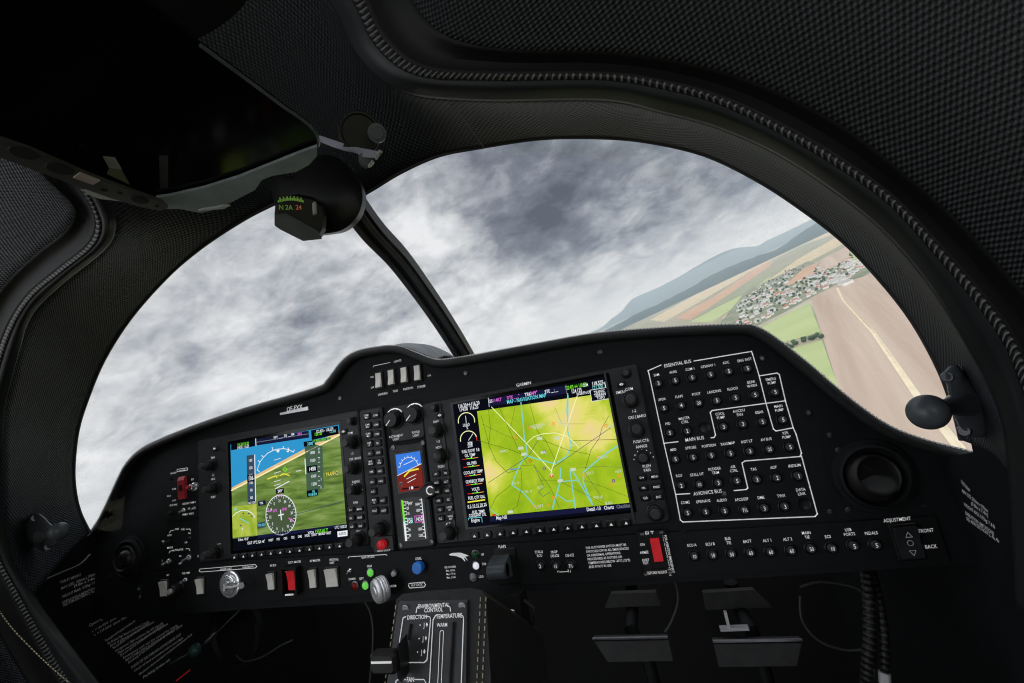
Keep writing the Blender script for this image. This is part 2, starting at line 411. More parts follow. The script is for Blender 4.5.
for x in (557,558.5,568,570): L.line([P(x, 569.5, OS+.0004), P(x+.6, 572, OS+.0004)], .0007)
L.line([P(560,572,OS+.0004), P(568,571.5,OS+.0004)], .0008)
# wing silhouette of the flap indicator
wing = [(449,554.5),(452,553),(460,552.6),(466,554.5),(469,556),(465,556.5),(468,561),(464.5,557.5),(464,558),(465.5,562),(461.5,558),(456,556),(450,555.5)]
L.poly([P(x, y, OS+.0004) for x, y in wing])
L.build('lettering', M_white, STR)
L = Lp

# ------------------------------------------------------------------ rocker switches
def rocker(label, px, py, w, h, off, cap=M_rock, tilt=1, grp=None, frame=M_key, dp=.006):
    p = P(px, py, off); t = thing('rocker_switch', label, 'switch', p, grp)
    b = MB(); 
    b.box(p+Vector((0, -.001, 0)), (w*.5+.0022, .0012, h*.5+.0025), bev=.0008)
    b.build('frame', frame, t)
    b = MB(); hw, hh = w*.5, h*.5
    prof = [(-hh, 0), (-hh, -.0035 if tilt > 0 else -dp-.001), (-hh*.05, -.0042), (hh, -dp-.001 if tilt > 0 else -.0035), (hh, 0)]
    pts = [p+Vector((-hw, y, z)) for z, y in prof]; b.prism(pts, (w, 0, 0)); b.build('rocker', cap, t)
    return t
hump_l = ('LANDING', 'TAXI', 'POSITION', 'STROBE')
for (x, y), s in zip(((379.7,380.4),(392.2,377.5),(405,375),(418.3,373)), hump_l):
    rocker('ivory rocker switch above the word %s on the panel hump' % s, x, y, .0088, .0215, .0008, tilt=-1, grp='light rockers on the panel hump')
    p = P(x+3, y+13.5, .0008); L.text(s, p, .0034, sx=.9)
TX(L, 'LIGHTS', 397.5, 361, .0032); L.line(PL([(373,367),(373.5,366),(390,362.5)], .0008), .0007)
TX(L, 'ON', 372, 377, .0028); TX(L, 'OFF', 372.5, 387.5, .0028); TX(L, 'ON', 429, 375.5, .0028)
g2 = 'ivory rockers on the lower left strip'
rocker('narrow ivory rocker switch at the far left end of lower strip', 165.4, 588, .0135, .022, OS, grp=g2)
rocker('narrow ivory rocker switch just left of the ignition key', 201.8, 585.6, .0125, .022, OS, grp=g2)
rocker('narrow ivory rocker switch just left of the red guarded switch', 272.5, 580.7, .011, .022, OS, grp=g2)
rocker('narrow ivory rocker switch between red guarded switch and wide rocker', 314, 578, .0105, .024, OS, grp=g2)
rocker('wide square ivory rocker switch left of the small green lamps', 333, 577, .019, .0235, OS, grp=g2)
t = rocker('bright red rocker switch inside a black guard below ELECT. MASTER', 293.6, 579.5, .0135, .026, OS, cap=M_red)
p = ORG[t.name]; b = MB()
for sx in (-1, 1): b.box(p+Vector((sx*.0125, -.005, 0)), (.0012, .006, .018), bev=.0008)
b.box(p+Vector((0, -.004, .0175)), (.0125, .005, .0012)); b.box(p+Vector((0, -.004, -.0175)), (.0125, .005, .0012)); b.build('guard', M_key, t)
b = MB(); b.box(p+Vector((0, -.0095, -.0172)), (.007, .0005, .001)); b.text('=', p+Vector((-.010, -.003, .012)), .003); b.build('lettering', M_white, t)
# adjustment rocker far right
t = rocker('black pedal adjustment rocker with triangle and circle marks', 907, 541.5, .020, .030, OS, cap=M_bezel)
p = ORG[t.name]; b = MB()
def tri(b, c, r, up=1, mi=0, w=.0006):
    pts = [c+Vector((-r, 0, -r*.7*up)), c+Vector((r, 0, -r*.7*up)), c+Vector((0, 0, r*up))]; b.line(pts, w, mi, closed=True)
tri(b, p+Vector((0, -.0078, .008)), .0028); tri(b, p+Vector((0, -.0062, -.009)), .0028, -1)
b.line([p+Vector((.0025*math.cos(a*PI/6), -.0062, .0025*math.sin(a*PI/6))) for a in range(12)], .0006, closed=True)
b.build('symbols', M_dimw, t)
t = rocker('small black pedal adjustment rocker at the far left of lower strip', 143, 591, .006, .021, OS-.003, cap=M_bezel)
p = ORG[t.name]; b = MB(); tri(b, p+Vector((0, -.0068, .006)), .002); tri(b, p+Vector((0, -.005, -.007)), .002, -1); b.text('FRONT', p+Vector((-.011, -.001, .007)), .0025); b.text('BACK', p+Vector((-.011, -.001, -.007)), .0025); b.build('symbols', M_dimw, t)

# ------------------------------------------------------------------ knobs, lamps, toggles
def knob_part(parent, p, r, ln, name='knob', cap=None, r2=None, ln2=0.0, m=None, n=28, ptr=False):
    b = MB(); b.lathe(p, (0, -1, 0), [(0, r*1.22), (.0015, r*1.2), (.0022, r), (ln*.55, r*.95), (ln*.9, r*.92), (ln, r*.82)], n, knurl=.04)
    k = b.build(name, m or M_knob, parent)
    if r2:
        b = MB(); q = p+Vector((0, -ln, 0)); b.lathe(q, (0, -1, 0), [(-.001, r2), (ln2*.85, r2*.97), (ln2, r2*.82)], 20, knurl=.03); b.build('inner_knob', cap or M_knobcap, k)
    if ptr:
        b = MB(); q = p+Vector((0, -ln-.0004, 0)); b.box(q+Vector((-r*.3, 0, -r*.35)), (.0006, .0003, r*.4), rot=Matrix.Rotation(PI/4, 3, 'Y')); b.build('pointer_mark', M_white, k)
    return k
def toggle(label, px, py, off, grp=None, s=1.0, mt=None):
    p = P(px, py, off); t = thing('toggle_switch', label, 'switch', p, grp)
    b = MB(); b.lathe(p, (0, -1, 0), [(0, .0052*s), (.0015, .005*s), (.0018, .0036*s), (.004, .0034*s)], 6, smooth=False); b.build('nut', mt or M_chrome, t)
    b = MB(); b.tube([p+Vector((0, -.003, 0)), p+Vector((-.001, -.0125*s, -.003*s))], .0015, 8, radii=[.0013*s, .0022*s]); b.build('lever', mt or M_chrome, t)
    return t
def lamp(label, px, py, off, m, r=.0055, grp=None):
    p = P(px, py, off); t = thing('indicator_lamp', label, 'indicator lamp', p, grp)
    b = MB(); b.lathe(p, (0, -1, 0), [(0, r*1.25), (.0015, r*1.2), (.002, r)], 20); b.build('bezel', M_dark_metal, t)
    b = MB(); b.lathe(p, (0, -1, 0), [(0, r*.95), (.002, r*.93), (.0038, r*.6), (.0044, r*.1)], 20); b.build('lens', m, t)
M_green = mat('green_lens_lit', (0.16, 0.75, 0.10, 1), .3, emit=((.25, 1, .15, 1), .28))
M_redlens = mat('red_lens', (0.16, 0.01, 0.01, 1), .25)
M_greenoff = mat('green_lens_off', (0.01, 0.07, 0.02, 1), .25)
M_wlens = mat('white_lens_lit', (0.8, 0.8, 0.85, 1), .3, emit=((.9, .9, 1, 1), .5))
M_greylens = mat('grey_lens', (0.22, 0.22, 0.24, 1), .3)
lamp('lit green gear lamp below the word GEAR, upper one', 371, 572.4, OS, M_green)
lamp('lit green gear lamp below the word LEFT', 366, 585.3, OS, M_green)
lamp('dark red unlit gear lamp below the word DOWN', 355.5, 585.8, OS, M_redlens)
lamp('dark green unlit lamp beside the word UP', 475.9, 554, OS, M_greenoff, .0048)
lamp('white lit lamp beside the words T/O under the wing symbol', 476.5, 565.4, OS, M_wlens, .0048)
lamp('grey unlit lamp beside the word LDG', 473.8, 577.3, OS, M_greylens, .0048)
toggle('small chrome toggle switch right of the wide ivory rocker', 350.5, 570.5, OS, s=.6)
toggle('small chrome toggle switch next to the far left rocker under FUEL PUMP', 186, 579.5, OS, s=.7)
# black rotary selector beside the first rocker
p = P(180, 588, OS); t = thing('rotary_knob', 'black rotary knob between the two leftmost ivory rockers', 'knob', p); knob_part(t, p, .0085, .014, r2=.004, ln2=.004, cap=M_alu)
# ignition lock with key
p = P(230.5, 584, OS); t = thing('ignition_lock', 'round polished ignition lock with the key in it', 'ignition lock', p)
b = MB(); b.lathe(p, (0, -1, 0), [(0, .0195), (.002, .019), (.003, .016), (.003, .0145), (.0045, .0140), (.0055, .0125), (.0055, .0105), (.0068, .0100), (.0068, .006), (.008, .0055), (.008, .004)], 40); b.build('barrel', M_chrome, t)
b = MB(); q = p+Vector((.004, -.006, 0)); b.box(q+Vector((.004, -.005, 0)), (.0020, .007, .0045)); b.tube([q+Vector((.004, -.009, 0)), q+Vector((.018, -.012, 0)), q+Vector((.036, -.012, .002))], .0020, 8); ky = b.build('key', M_alu, t)
b = MB(); b.lathe(q+Vector((.038, -.012, .002)), (0.3, -1, 0), [(-.002, .0045), (.002, .0045)], 14); b.build('key_head', M_dark_metal, ky)
# landing gear lever with silver wheel
p = P(388, 584.5, OS); t = thing('landing_gear_lever', 'silver ridged wheel shaped gear lever knob near the green lamps', 'lever', p)
b = MB(); b.tube([p, p+Vector((0, -.022, 0))], .003, 10); b.build('shaft', M_dark_metal, t)
b = MB(); ax = Vector((-.55, -.8, -.1)); b.lathe(p+Vector((.0, -.020, 0)), ax, [(h_*1.2, r_*1.16) for h_, r_ in ((-.008, .009), (-.0072, .0128), (-.005, .0140), (-.0042, .0130), (-.0028, .0142), (-.0018, .0131), (0, .0143), (.001, .0132), (.003, .0138), (.0055, .0122), (.0065, .010), (.006, .006), (.0068, .005))], 40); b.build('wheel_knob', M_alu, t)
p = P(395, 573, OS); t = thing('push_button', 'small silver test button above the silver gear lever wheel', 'button', p)
b = MB(); b.lathe(p, (0, -1, 0), [(0, .006), (.0015, .0058), (.002, .0045)], 16); b.build('collar', M_key, t); b = MB(); b.lathe(p, (0, -1, 0), [(0, .0038), (.005, .0034)], 16); b.build('button', M_alu, t)
p = P(420.5, 566, OS); t = thing('autopilot_level_button', 'glossy blue round push knob below the word LEVEL', 'button', p)
b = MB(); b.lathe(p, (0, -1, 0), [(0, .0065), (.004, .006), (.0042, .0078), (.009, .0078), (.0105, .007), (.0108, .003)], 24); b.build('button', M_blue, t)
# flap lever
p = P(503, 566, OS); t = thing('flap_lever', 'chunky black flap lever handle in its slot below FLAPS', 'lever', p)
b = MB(); b.box(p+Vector((.005, -.001, 0)), (.015, .0012, .0215), bev=.002); b.build('slot_plate', M_key, t)
b = MB(); b.prism([p+Vector((-.012, -.002, -.012)), p+Vector((-.012, -.020, -.009)), p+Vector((-.012, -.024, .002)), p+Vector((-.012, -.020, .010)), p+Vector((-.012, -.002, .014))], (.024, 0, 0)); b.lathe(p+Vector((-.012, -.021, 0)), (1, 0, 0), [(0, .0085), (.001, .0095), (.023, .0095), (.024, .0085)], 18); b.build('handle', M_mount, t)
# ELT unit
T_ = P(636.2, 532.5, .008); B_ = P(671.5, 576, .008)
pts = [P(x, y, .008) for x, y in ((636,532.3),(664.5,530),(673.5,574),(645.5,577.2))]
t = thing('emergency_locator_panel', 'small black ELT panel with a bright red guarded rocker', 'switch panel', sum(pts, Vector())/4)
b = MB(); b.prism(pts, (0, .0045, 0)); b.build('faceplate', M_key, t)
p = P(657, 551, .008); b = MB(); b.box(p+Vector((0, -.0005, 0)), (.0095, .0012, .019), bev=.001); b.build('switch_frame', M_groove, t)
b = MB(); q = p+Vector((-.0003, 0, .002)); b.prism([q+Vector((-.0048, y, z)) for z, y in ((-.012, 0), (-.012, -.005), (.009, -.004), (.0125, -.002), (.0125, 0))], (.0102, 0, 0)); b.build('rocker', M_red, t)
b = MB()
for s, x, y, h in (('ELT', 649.5, 533.7, .0058), ('ON', 642.3, 544.5, .003), ('ARMED', 644.5, 552.3, .003), ('RESET', 645.7, 560, .0028), ('TEST', 645.7, 563, .0028), ('BEFORE FLIGHT', 657, 572.5, .003)): b.text(s, P(x, y, .0086), h, 0, 'C', sx=.9)
ang = math.atan2((P(670, 569, .0086)-P(662.5, 535, .0086)).z, (P(670, 569, .0086)-P(662.5, 535, .0086)).x)
ax = Vector((math.cos(ang), 0, math.sin(ang))); ay = Vector((-ax.z, 0, ax.x))
b.text('FOR AVIATION EMERGENCY', P(665.2, 535, .0086), .0028, 0, 'L', ax, ay, sx=.95); b.text('UNAUTHORIZED OPERATION', P(661.8, 535.5, .0086), .0028, 0, 'L', ax, ay, sx=.95)
b.build('lettering', M_white, t)
b = MB()
for x, y in ((645.7,573.5),(669.8,572),(642,533.5),(661,531.7)): b.lathe(P(x, y, .008), (0, -1, 0), [(0, .0024), (.001, .0022), (.0006, .001)], 10)
b.each('screw', M_dark_metal, t)

# ------------------------------------------------------------------ left engine panel
pts = [P(x, y, .003) for x, y in ((166,477),(200,471),(202,516),(167,522))]
t = thing('engine_control_plate', 'small black plate at the left with a red guard and toggles', 'switch plate', sum(pts, Vector())/4)
b = MB(); b.prism(pts, (0, .0024, 0)); b.build('faceplate', M_strip, t)
b = MB()
for x, y in ((170,479),(197,475),(199.5,514.5),(166,520)): b.lathe(P(x, y, .003), (0, -1, 0), [(0, .003), (.0012, .0028), (.0008, .001)], 10)
b.each('screw', M_groove, t)
b = MB(); p = P(183.5, 487.5, .003); b.prism([p+Vector((-.0065, 0, -.018)), p+Vector((-.0065, -.004, -.018)), p+Vector((-.0065, -.006, .012)), p+Vector((-.0065, -.003, .018)), p+Vector((-.0065, 0, .018))], (.0145, 0, 0)); g = b.build('guard', M_guard, t)
b = MB(); b.box(p+Vector((.001, -.006, .0)), (.003, .001, .0045)); b.build('guard_opening', M_groove, g)
b = MB()
def TE(s, x, y, h=.003, o=.0036): b.text(s, P(x, y, o), h, 0, 'C', sx=.95)
TE('ENGINE', 182.3, 470.5, .0032); TE('ECU', 192.5, 479.3); TE('BACKUP', 173.5, 473); TE('VOTER', 174, 489, .0026); TE('ECU A', 169, 496, .0026); TE('AUTO', 174, 500.5, .0026); TE('PROP SYNC', 173.5, 505, .0028); TE('ICE LIGHT  PUMP 2', 189, 503, .003); TE('INT', 189, 508.5, .0026); TE('PRIME 1  PART 1', 188, 514, .003)
L.line(PL([(177,471.5),(177,469.4),(187.3,467.8),(187.6,470),(177,471.5)], .0009), .0008)
TX(L, 'PARK', 177, 529, .003); TX(L, 'FUEL', 183, 529.3, .003); L.line(PL([(169.5,533),(170.5,531),(174,530)], .0008), .0008); L.line(PL([(186,529.2),(190,529),(190.5,531)], .0008), .0008)
TX(L, 'AUTO', 169.5, 535.3, .0028); TX(L, 'ALL', 189.5, 533, .0028); TX(L, 'ON', 163, 541.3, .0028); TX(L, 'OFF', 186, 542.5, .0028); TX(L, 'MAIN II', 170, 547.5, .0032); TX(L, 'ALTERNATOR', 178, 549.8, .003)
L.line(PL([(169,553),(170,551.2),(173,550.5)], .0008), .0008); L.line(PL([(186,548.8),(189,548.6),(190,551)], .0008), .0008); TX(L, 'ON', 180, 556, .0026); TX(L, 'OFF', 180, 563.5, .0028); TX(L, '1', 162, 561, .0036); TX(L, '2', 198, 556, .0036)
b.build('lettering', M_white, t)
p = P(195.5, 486.5, .003); t = thing('selector_knob', 'short chrome selector with red base beside the red guard', 'knob', p)
b = MB(); b.lathe(p, (0, -1, 0), [(0, .0072), (.003, .007), (.004, .005), (.009, .0045), (.010, .003)], 20); b.build('base', M_chrome, t); b = MB(); b.tube([p+Vector((0, -.008, 0)), p+Vector((.002, -.016, .001))], .0028, 10); b.build('stem', M_guard, t)
toggle('tiny chrome toggle switch under ICE LIGHT on the engine plate', 184.5, 510, .003, s=.7)
toggle('tiny chrome toggle switch under PUMP 2 on the engine plate', 195, 508, .003, s=.55)
toggle('tiny dark toggle switch at the left edge of engine plate', 171, 513, .003, s=.7, mt=M_dark_metal)
toggle('left one of the two larger chrome toggles below ALTERNATOR, marked 1', 169.5, 561, .001, s=.95)
toggle('right one of the two larger chrome toggles below ALTERNATOR, marked 2', 189.5, 557.3, .001, s=.95)
toggle('dark toggle switch under the word ON of fuel selector', 169, 541, .001, s=.7, mt=M_dark_metal)
toggle('dark toggle switch under the word ALL of fuel selector', 190, 538.5, .001, s=.8, mt=M_dark_metal)

# ------------------------------------------------------------------ air vents
def vent(label, px, py, r, hub=True):
    p = P(px, py, .001); t = thing('air_vent', label, 'air vent', p)
    b = MB(); b.lathe(p, (0, -1, 0), [(0, r*1.28), (.0025, r*1.26), (.003, r*1.12), (.007, r*1.08), (.008, r*1.0), (.004, r*.92), (.001, r*.9)], 48); b.build('collar', M_board, t)
    b = MB(); b.lathe(p+Vector((0, -.001, 0)), (.1, -1, .15), [(0, r*.88), (.004, r*.86), (.009, r*.70), (.011, r*.66), (.010, r*.6), (.005, r*.55), (.003, r*.1)], 40); n = b.build('eyeball_nozzle', M_knob, t)
    b = MB(); q_ = p+Vector((0, -.006, 0))
    if hub: b.lathe(q_, (0, -1, 0), [(0, r*.55), (.004, r*.5), (.007, r*.36), (.008, .007), (.007, .0055), (.0072, .002)], 24)
    else:
        b.lathe(q_+Vector((0, 0, -.004)), (.1, -1, .75), [(0, r*.56), (.0012, r*.56), (.0016, r*.5), (.0012, r*.44), (.0014, .003)], 32); b.box(q_+Vector((-.006, -.006, .010)), (.0045, .0008, .0006), rot=Matrix.Rotation(.7, 3, 'Y'))
    b.build('flap', M_knob, n)
vent('round black eyeball air vent at the right end of panel', 873, 476, .030, False)
vent('round black eyeball air vent at the left end of panel', 130, 558, .028)
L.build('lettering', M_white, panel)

# ================================================================== AVIONICS UNITS
def zface(x0, z0, x1, z1, off, th, b, mi=0, bev=.003):
    c = Vector(((x0+x1)/2, -off+th/2, (z0+z1)/2)); b.box(c, (abs(x1-x0)/2, th/2, abs(z0-z1)/2), mi, bev=bev)
PCOL = {k: emat('lit_'+k, v, s) for k, v, s in (
 ('white', srgb(235,240,245), 1.0), ('cyan', srgb(110,225,235), 1), ('green', srgb(120,230,40), 1), ('magenta', srgb(235,110,225), 1), ('yellow', srgb(240,225,70), 1), ('black', srgb(10,12,22), 1),
 ('navy', srgb(24,26,58), 1), ('grey', srgb(120,128,128), 1), ('tan', srgb(225,190,135), 1), ('brown', srgb(120,40,34), 1), ('blue', srgb(60,125,225), 1), ('lightblue', srgb(125,208,205), 1), ('darkgreen', srgb(70,95,75), 1), ('road', srgb(95,120,45), 1), ('pale', srgb(250,250,190), 1), ('dark', srgb(62,78,34), 1), ('red', srgb(220,40,40), 1), ('purple', srgb(120,60,150), 1), ('orange', srgb(240,150,60), 1), ('slate', srgb(55,75,95), 1), ('palelabel', srgb(205,215,190), 1))}
KEYS = list(PCOL); KI = {k: i for i, k in enumerate(KEYS)}; K0 = KI; KM = [PCOL[k] for k in KEYS]
def emap(name, stops, scale, kind='noise', detail=6, dist=0.5, extra=None):
    m = bpy.data.materials.new(name); t = NT(m); tc = t.n('ShaderNodeTexCoord'); mp = t.n('ShaderNodeMapping'); t.l(tc.outputs['Object'], mp.inputs[0])
    if extra: mp.inputs['Rotation'].default_value = (0, extra[0], 0); mp.inputs['Scale'].default_value = extra[1]
    nz = t.n('ShaderNodeTexNoise', i_Scale=scale, i_Detail=detail, i_Distortion=dist); t.l(mp.outputs[0], nz.inputs['Vector'])
    e = t.n('ShaderNodeEmission'); t.l(t.ramp(nz.outputs[0], stops), e.inputs[0]); o = t.n('ShaderNodeOutputMaterial'); t.l(e.outputs[0], o.inputs[0]); return m

def softkeys(unit, a, b_, off, n=12, w=.0105, h=.0075, tri_=True):
    proto = None
    for i in range(n):
        f = i/(n-1); q = a.lerp(b_, f)
        if proto is None:
            m = MB(); m.box(q+Vector((0, -.001, 0)), (w/2, .0018, h/2), bev=.0012); k = m.build('softkey', M_key, unit)
            m = MB(); c = q+Vector((0, -.0031, -.0004)); m.poly([c+Vector((-.0021, 0, -.0014)), c+Vector((.0021, 0, -.0014)), c+Vector((0, 0, .0018))]); m.build('triangle_mark', M_white, k); proto = k; q0 = q
        else:
            k = proto.copy(); C.objects.link(k); k.parent = unit; k.location = q-q0
            for ch in list(proto.children): c2 = ch.copy(); C.objects.link(c2); c2.parent = k
def keycap(unit, lt, p, w, h, s, ts=.0028):
    m = MB(); m.box(p+Vector((0, -.001, 0)), (w/2, .0018, h/2), bev=.0012); m.build('key', M_key, unit)
    for i, q in enumerate(s.split('\n')):
        nn = len(s.split('\n')); lt.text(q, p+Vector((0, -.0031, ((nn-1)/2-i)*.0034)), ts, 0, 'C', sx=.9)
UO = .0045     # how far unit faces stand off the board
def gk(unit, px, py, r, ln, r2=None, ln2=0, ptr=False): return knob_part(unit, P(px, py, UO), r, ln, r2=r2, ln2=ln2, ptr=ptr)

# ---- left display (attitude page)
x0 = P(198, 500, UO).x; x1 = P(363.5, 480, UO).x; zt = P(345, 412.5, UO).z; zb = P(290, 555, UO).z+.002
t = thing('primary_flight_display', 'left glass cockpit display showing blue sky, green terrain and compass rose', 'display', Vector(((x0+x1)/2, 0, (zt+zb)/2)))
S0 = P(230.6, 443.5, UO); S1 = P(339, 426, UO); S2 = P(348, 538.5, UO); S3 = P(234, 551, UO)
sx0 = (S0.x+S3.x)/2; sx1 = (S1.x+S2.x)/2; sz0 = (S0.z+S1.z)/2; sz1 = (S2.z+S3.z)/2
b = MB(); zface(x0, zt, x1, zb, UO, .004, b); b.build('bezel', M_bezel, t)
b = MB()
zface(sx0-.006, sz0+.006, sx1+.004, sz1-.004, UO+.0006, .001, b, bev=.001); scr = b.build('screen', M_screen, t)
D = MB(); o1, o2, o3, o4 = UO+.0008, UO+.0010, UO+.0012, UO+.0014
def pf(x, y, o=o2): return P(220+x/4.707, 410+y/4.707, o)
M_sky = emat('display_sky', srgb(48,150,205)); M_terr = emap('display_terrain', [(0.3, srgb(74,98,44)), (.5, srgb(108,136,62)), (.7, srgb(142,162,98))], 60, extra=(0.45, (.35, 1, 2.2)))
M_mini = emap('display_inset_map', [(0.3, srgb(135,165,30)), (.7, srgb(190,200,90))], 50)
DM = KM+[M_sky, M_terr, M_mini]; iS, iT, iM = len(KM), len(KM)+1, len(KM)+2
A = Vector((sx0, -o1, sz0)); B = Vector((sx1, -o1, sz0)); Cc = Vector((sx1, -o1, sz1)); Dd = Vector((sx0, -o1, sz1))
hl = pf(55, 378, o1); hr = pf(557, 118, o1)
hl.x = sx0; hr.x = sx1
D.poly([Dd, Cc, Cc+Vector((0, 0, .014)), Dd+Vector((0, 0, .014))], K0['black']); D.poly([Dd+Vector((0, 0, .014)), Cc+Vector((0, 0, .014)), hr, hl], iT); D.poly([hl, hr, B, A], iS)
off3 = Vector((0, -.0001, .0065)); D.poly([hl+Vector((0,-.0001,-.0015)), hr+Vector((0,-.0001,-.0015)), hr+off3, hl+off3*.6], KI['tan']); D.line([hl+Vector((0,-.0002,0)), hr+Vector((0,-.0002,0))], .0016, KI['pale'])
def q4(pts, mi, o=o2, b=None, f=pf): (b or D).poly([f(x, y, o) for x, y in pts], mi)
def ln(pts, w, mi, o=o3, b=None, f=pf, closed=False): (b or D).line([f(x, y, o) for x, y in pts], w, mi, closed=closed)
def tt(s, x, y, h, mi, o=o3, b=None, f=pf, al='C', sx=.9): (b or D).text(s, f(x, y, o), h, mi, al, sx=sx)
K = KI
q4([(52,158),(165,140),(165,170),(52,190)], K['black']); q4([(168,138),(417,97),(420,130),(168,168)], K['navy']); q4([(428,96),(555,73),(560,112),(432,142)], K['black'])
q4([(432,142),(520,127),(523,140),(434,155)], K['darkgreen'])
tt('116.20-116.20', 108, 160, .0048, K['green'], sx=.7); tt('114.00  116.20', 108, 174, .0048, K['white'], sx=.7); ln([(168,135),(170,168)], .001, K['white'])
ln([(172,152),(417,112)], .0008, K['grey']); tt('WPT  ____  DIS  ___NM', 300, 122, .004, K['white'], sx=.8); tt('BRG', 375, 112, .004, K['magenta'])
tt('122.435 - 118.525', 492, 95, .0048, K['white'], sx=.75); tt('124.135', 462, 112, .0048, K['green'], sx=.75); tt('121.500', 530, 100, .0042, K['lightblue'], sx=.7); tt('AP  ROLL HDG  ALT', 478, 140, .0038, K['green'], sx=.8)
# airspeed tape
q4([(125,215),(160,210),(166,430),(130,436)], K['slate'], o2); ln([(163,212),(168,425)], .0016, K['white'])
for i, s in enumerate(('130', '120', '110', '100', '90', '80')): tt(s, 143+i*1.1, 237+i*35, .0045, K['white'])
q4([(128,306),(160,302),(162,336),(129,340)], K['black'], o3); tt('106', 145, 321, .0065, K['white'], o4)
q4([(130,430),(166,424),(166,440),(130,446)], K['black'], o3); tt('TAS 112KT', 150, 436, .0036, K['white'], o4, sx=.8)
# altitude tape
q4([(398,165),(442,160),(482,170),(488,365),(445,400),(410,405)], K['darkgreen'], o2); q4([(393,150),(445,142),(447,166),(395,173)], K['black'], o3); tt('3300', 424, 158, .005, K['cyan'], o4)
for i, s in enumerate(('1600', '1500', '1400', '1300', '1200')): tt(s, 434+i*2, 200+i*37, .0045, K['white'])
q4([(409,265),(455,258),(458,290),(411,296)], K['black'], o3); tt('1430', 434, 277, .006, K['white'], o4); q4([(408,380),(460,372),(462,402),(410,410)], K['black'], o3); tt('1018HPA', 436, 397, .0042, K['cyan'], o4, sx=.8); tt('VS', 440, 384, .0042, K['cyan'], o4)
for i in range(9): ln([(462,180+i*22),(470,179+i*22)], .0007, K['white'])
for i, s in enumerate('21'): tt(s, 465, 190+i*38, .004, K['white']); tt(s, 475, 362-i*36, .004, K['white'])
ln([(400,232),(404,300)], .0016, K['white'])
tt('TRAFFIC', 525, 300, .0055, K['yellow'], o4, sx=.85)
q4([(494,292),(552,288),(552,306),(495,312)], K['darkgreen'], o3)
# roll scale and attitude symbols
arc = [(175,282),(188,245),(205,222),(225,203),(250,190),(275,184),(300,182),(325,187),(345,198)]
ln(arc, .0011, K['white'])
for (x, y), (x2, y2) in (((175,282),(185,290)),((188,245),(180,238)),((205,222),(196,214)),((250,190),(245,175)),((275,184),(270,196)),((325,187),(320,178)),((300,182),(298,172)),((345,198),(350,188))): ln([(x, y), (x2, y2)], .0012, K['white'])
q4([(262,190),(282,188),(274,202)], K['white'], o4); q4([(312,196),(326,184),(322,200)], K['white'], o4)
ln([(225,325),(262,310),(268,318)], .0016, K['yellow']); ln([(285,308),(298,300),(326,308)], .0016, K['yellow']); ln([(225,322),(330,295)], .0006, K['yellow'])
for y in (230, 262, 292, 332, 350): ln([(255,y+6),(285,y-3)], .0008, K['white'])
ln([(296,280),(306,270),(316,280),(306,290)], .0012, K['green'], closed=True); ln([(262,370),(325,336)], .0014, K['white']); ln([(360,288),(380,285)], .001, K['white'])
# compass rose
cx, cy = 287, 494
rx, ry = 71, 94
circ = [(cx+rx*math.cos(a*PI/24), cy+ry*math.sin(a*PI/24)) for a in range(48)]
m_rose = emat('display_rose', srgb(72,88,62)); DM.append(m_rose); q4(circ, len(DM)-1, o2); ln(circ, .0012, K['white'], closed=True)
for a in range(0, 36):
    c_, s_ = math.cos(a*PI/18+.2), math.sin(a*PI/18+.2); r_ = .9 if a % 3 else .84; ln([(cx+rx*c_, cy+ry*s_), (cx+rx*r_*c_, cy+ry*r_*s_)], .0007, K['white'])
for a, s in enumerate('N 3 6 E 12 15 S 21 24 W 30 33'.split()):
    c_, s_ = math.cos(a*PI/6+.9), math.sin(a*PI/6+.9); tt(s, cx+rx*.72*c_, cy+ry*.72*s_, .0042, K['white'])
ln([(cx-2,cy-22),(cx+2,cy+22)], .0018, K['white'], o4); ln([(cx-11,cy+2),(cx+11,cy-3)], .0018, K['white'], o4)
ln([(225,470),(238,478)], .0014, K['magenta'], o4); ln([(325,510),(345,522)], .0016, K['magenta'], o4); tt('GPS', 258, 474, .0042, K['magenta'], o4); tt('ENR', 304, 466, .0042, K['magenta'], o4)
q4([(262,372),(300,366),(302,390),(264,396)], K['black'], o3); tt('249°', 283, 381, .005, K['white'], o4); tt('HDG', 283, 402, .0034, K['magenta'], o4)
q4([(178,430),(214,424),(216,446),(180,452)], K['navy'], o2); tt('TRK', 195, 438, .0036, K['white']); q4([(178,530),(212,524),(212,552),(180,558)], K['slate'], o2); tt('CRS 250', 195, 541, .0036, K['cyan'], sx=.8)
# inset map
q4([(56,455),(172,442),(176,588),(60,602)], iM, o2); ln([(60,500),(75,485),(100,473),(130,474),(150,485),(165,505)], .0012, K['white']); ln([(95,510),(135,532)], .0014, K['lightblue']); tt('+', 105, 560, .006, K['white']); tt('N', 72, 468, .0055, K['cyan'])
for x, y in ((110,488),(135,488),(150,500),(98,545)): q4([(x-4,y-3),(x+4,y-4),(x+4,y+2),(x-4,y+3)], K['slate'], o3)
ln([(360,490),(585,428)], .0008, K['slate']); 
for a_, b_ in (((370,560),(580,500)), ((70,430),(125,400)), ((180,360),(300,330)), ((60,410),(130,380))): ln([a_, b_], .0005, K['road'])
q4([(60,606),(600,540),(603,592),(65,655)], K['black'], o2); q4([(176,590),(592,535),(600,548),(176,606)], K['navy'], o3)
tt('0.0nm  49.0°', 110, 608, .0042, K['white'], o4, sx=.8); tt('OAT 17°C ISA +6°', 170, 622, .0045, K['white'], o4, sx=.8); tt('1555', 462, 572, .0055, K['green'], o4); tt('ALT', 494, 567, .0055, K['green'], o4); tt('XPDR', 428, 577, .004, K['white'], o4)
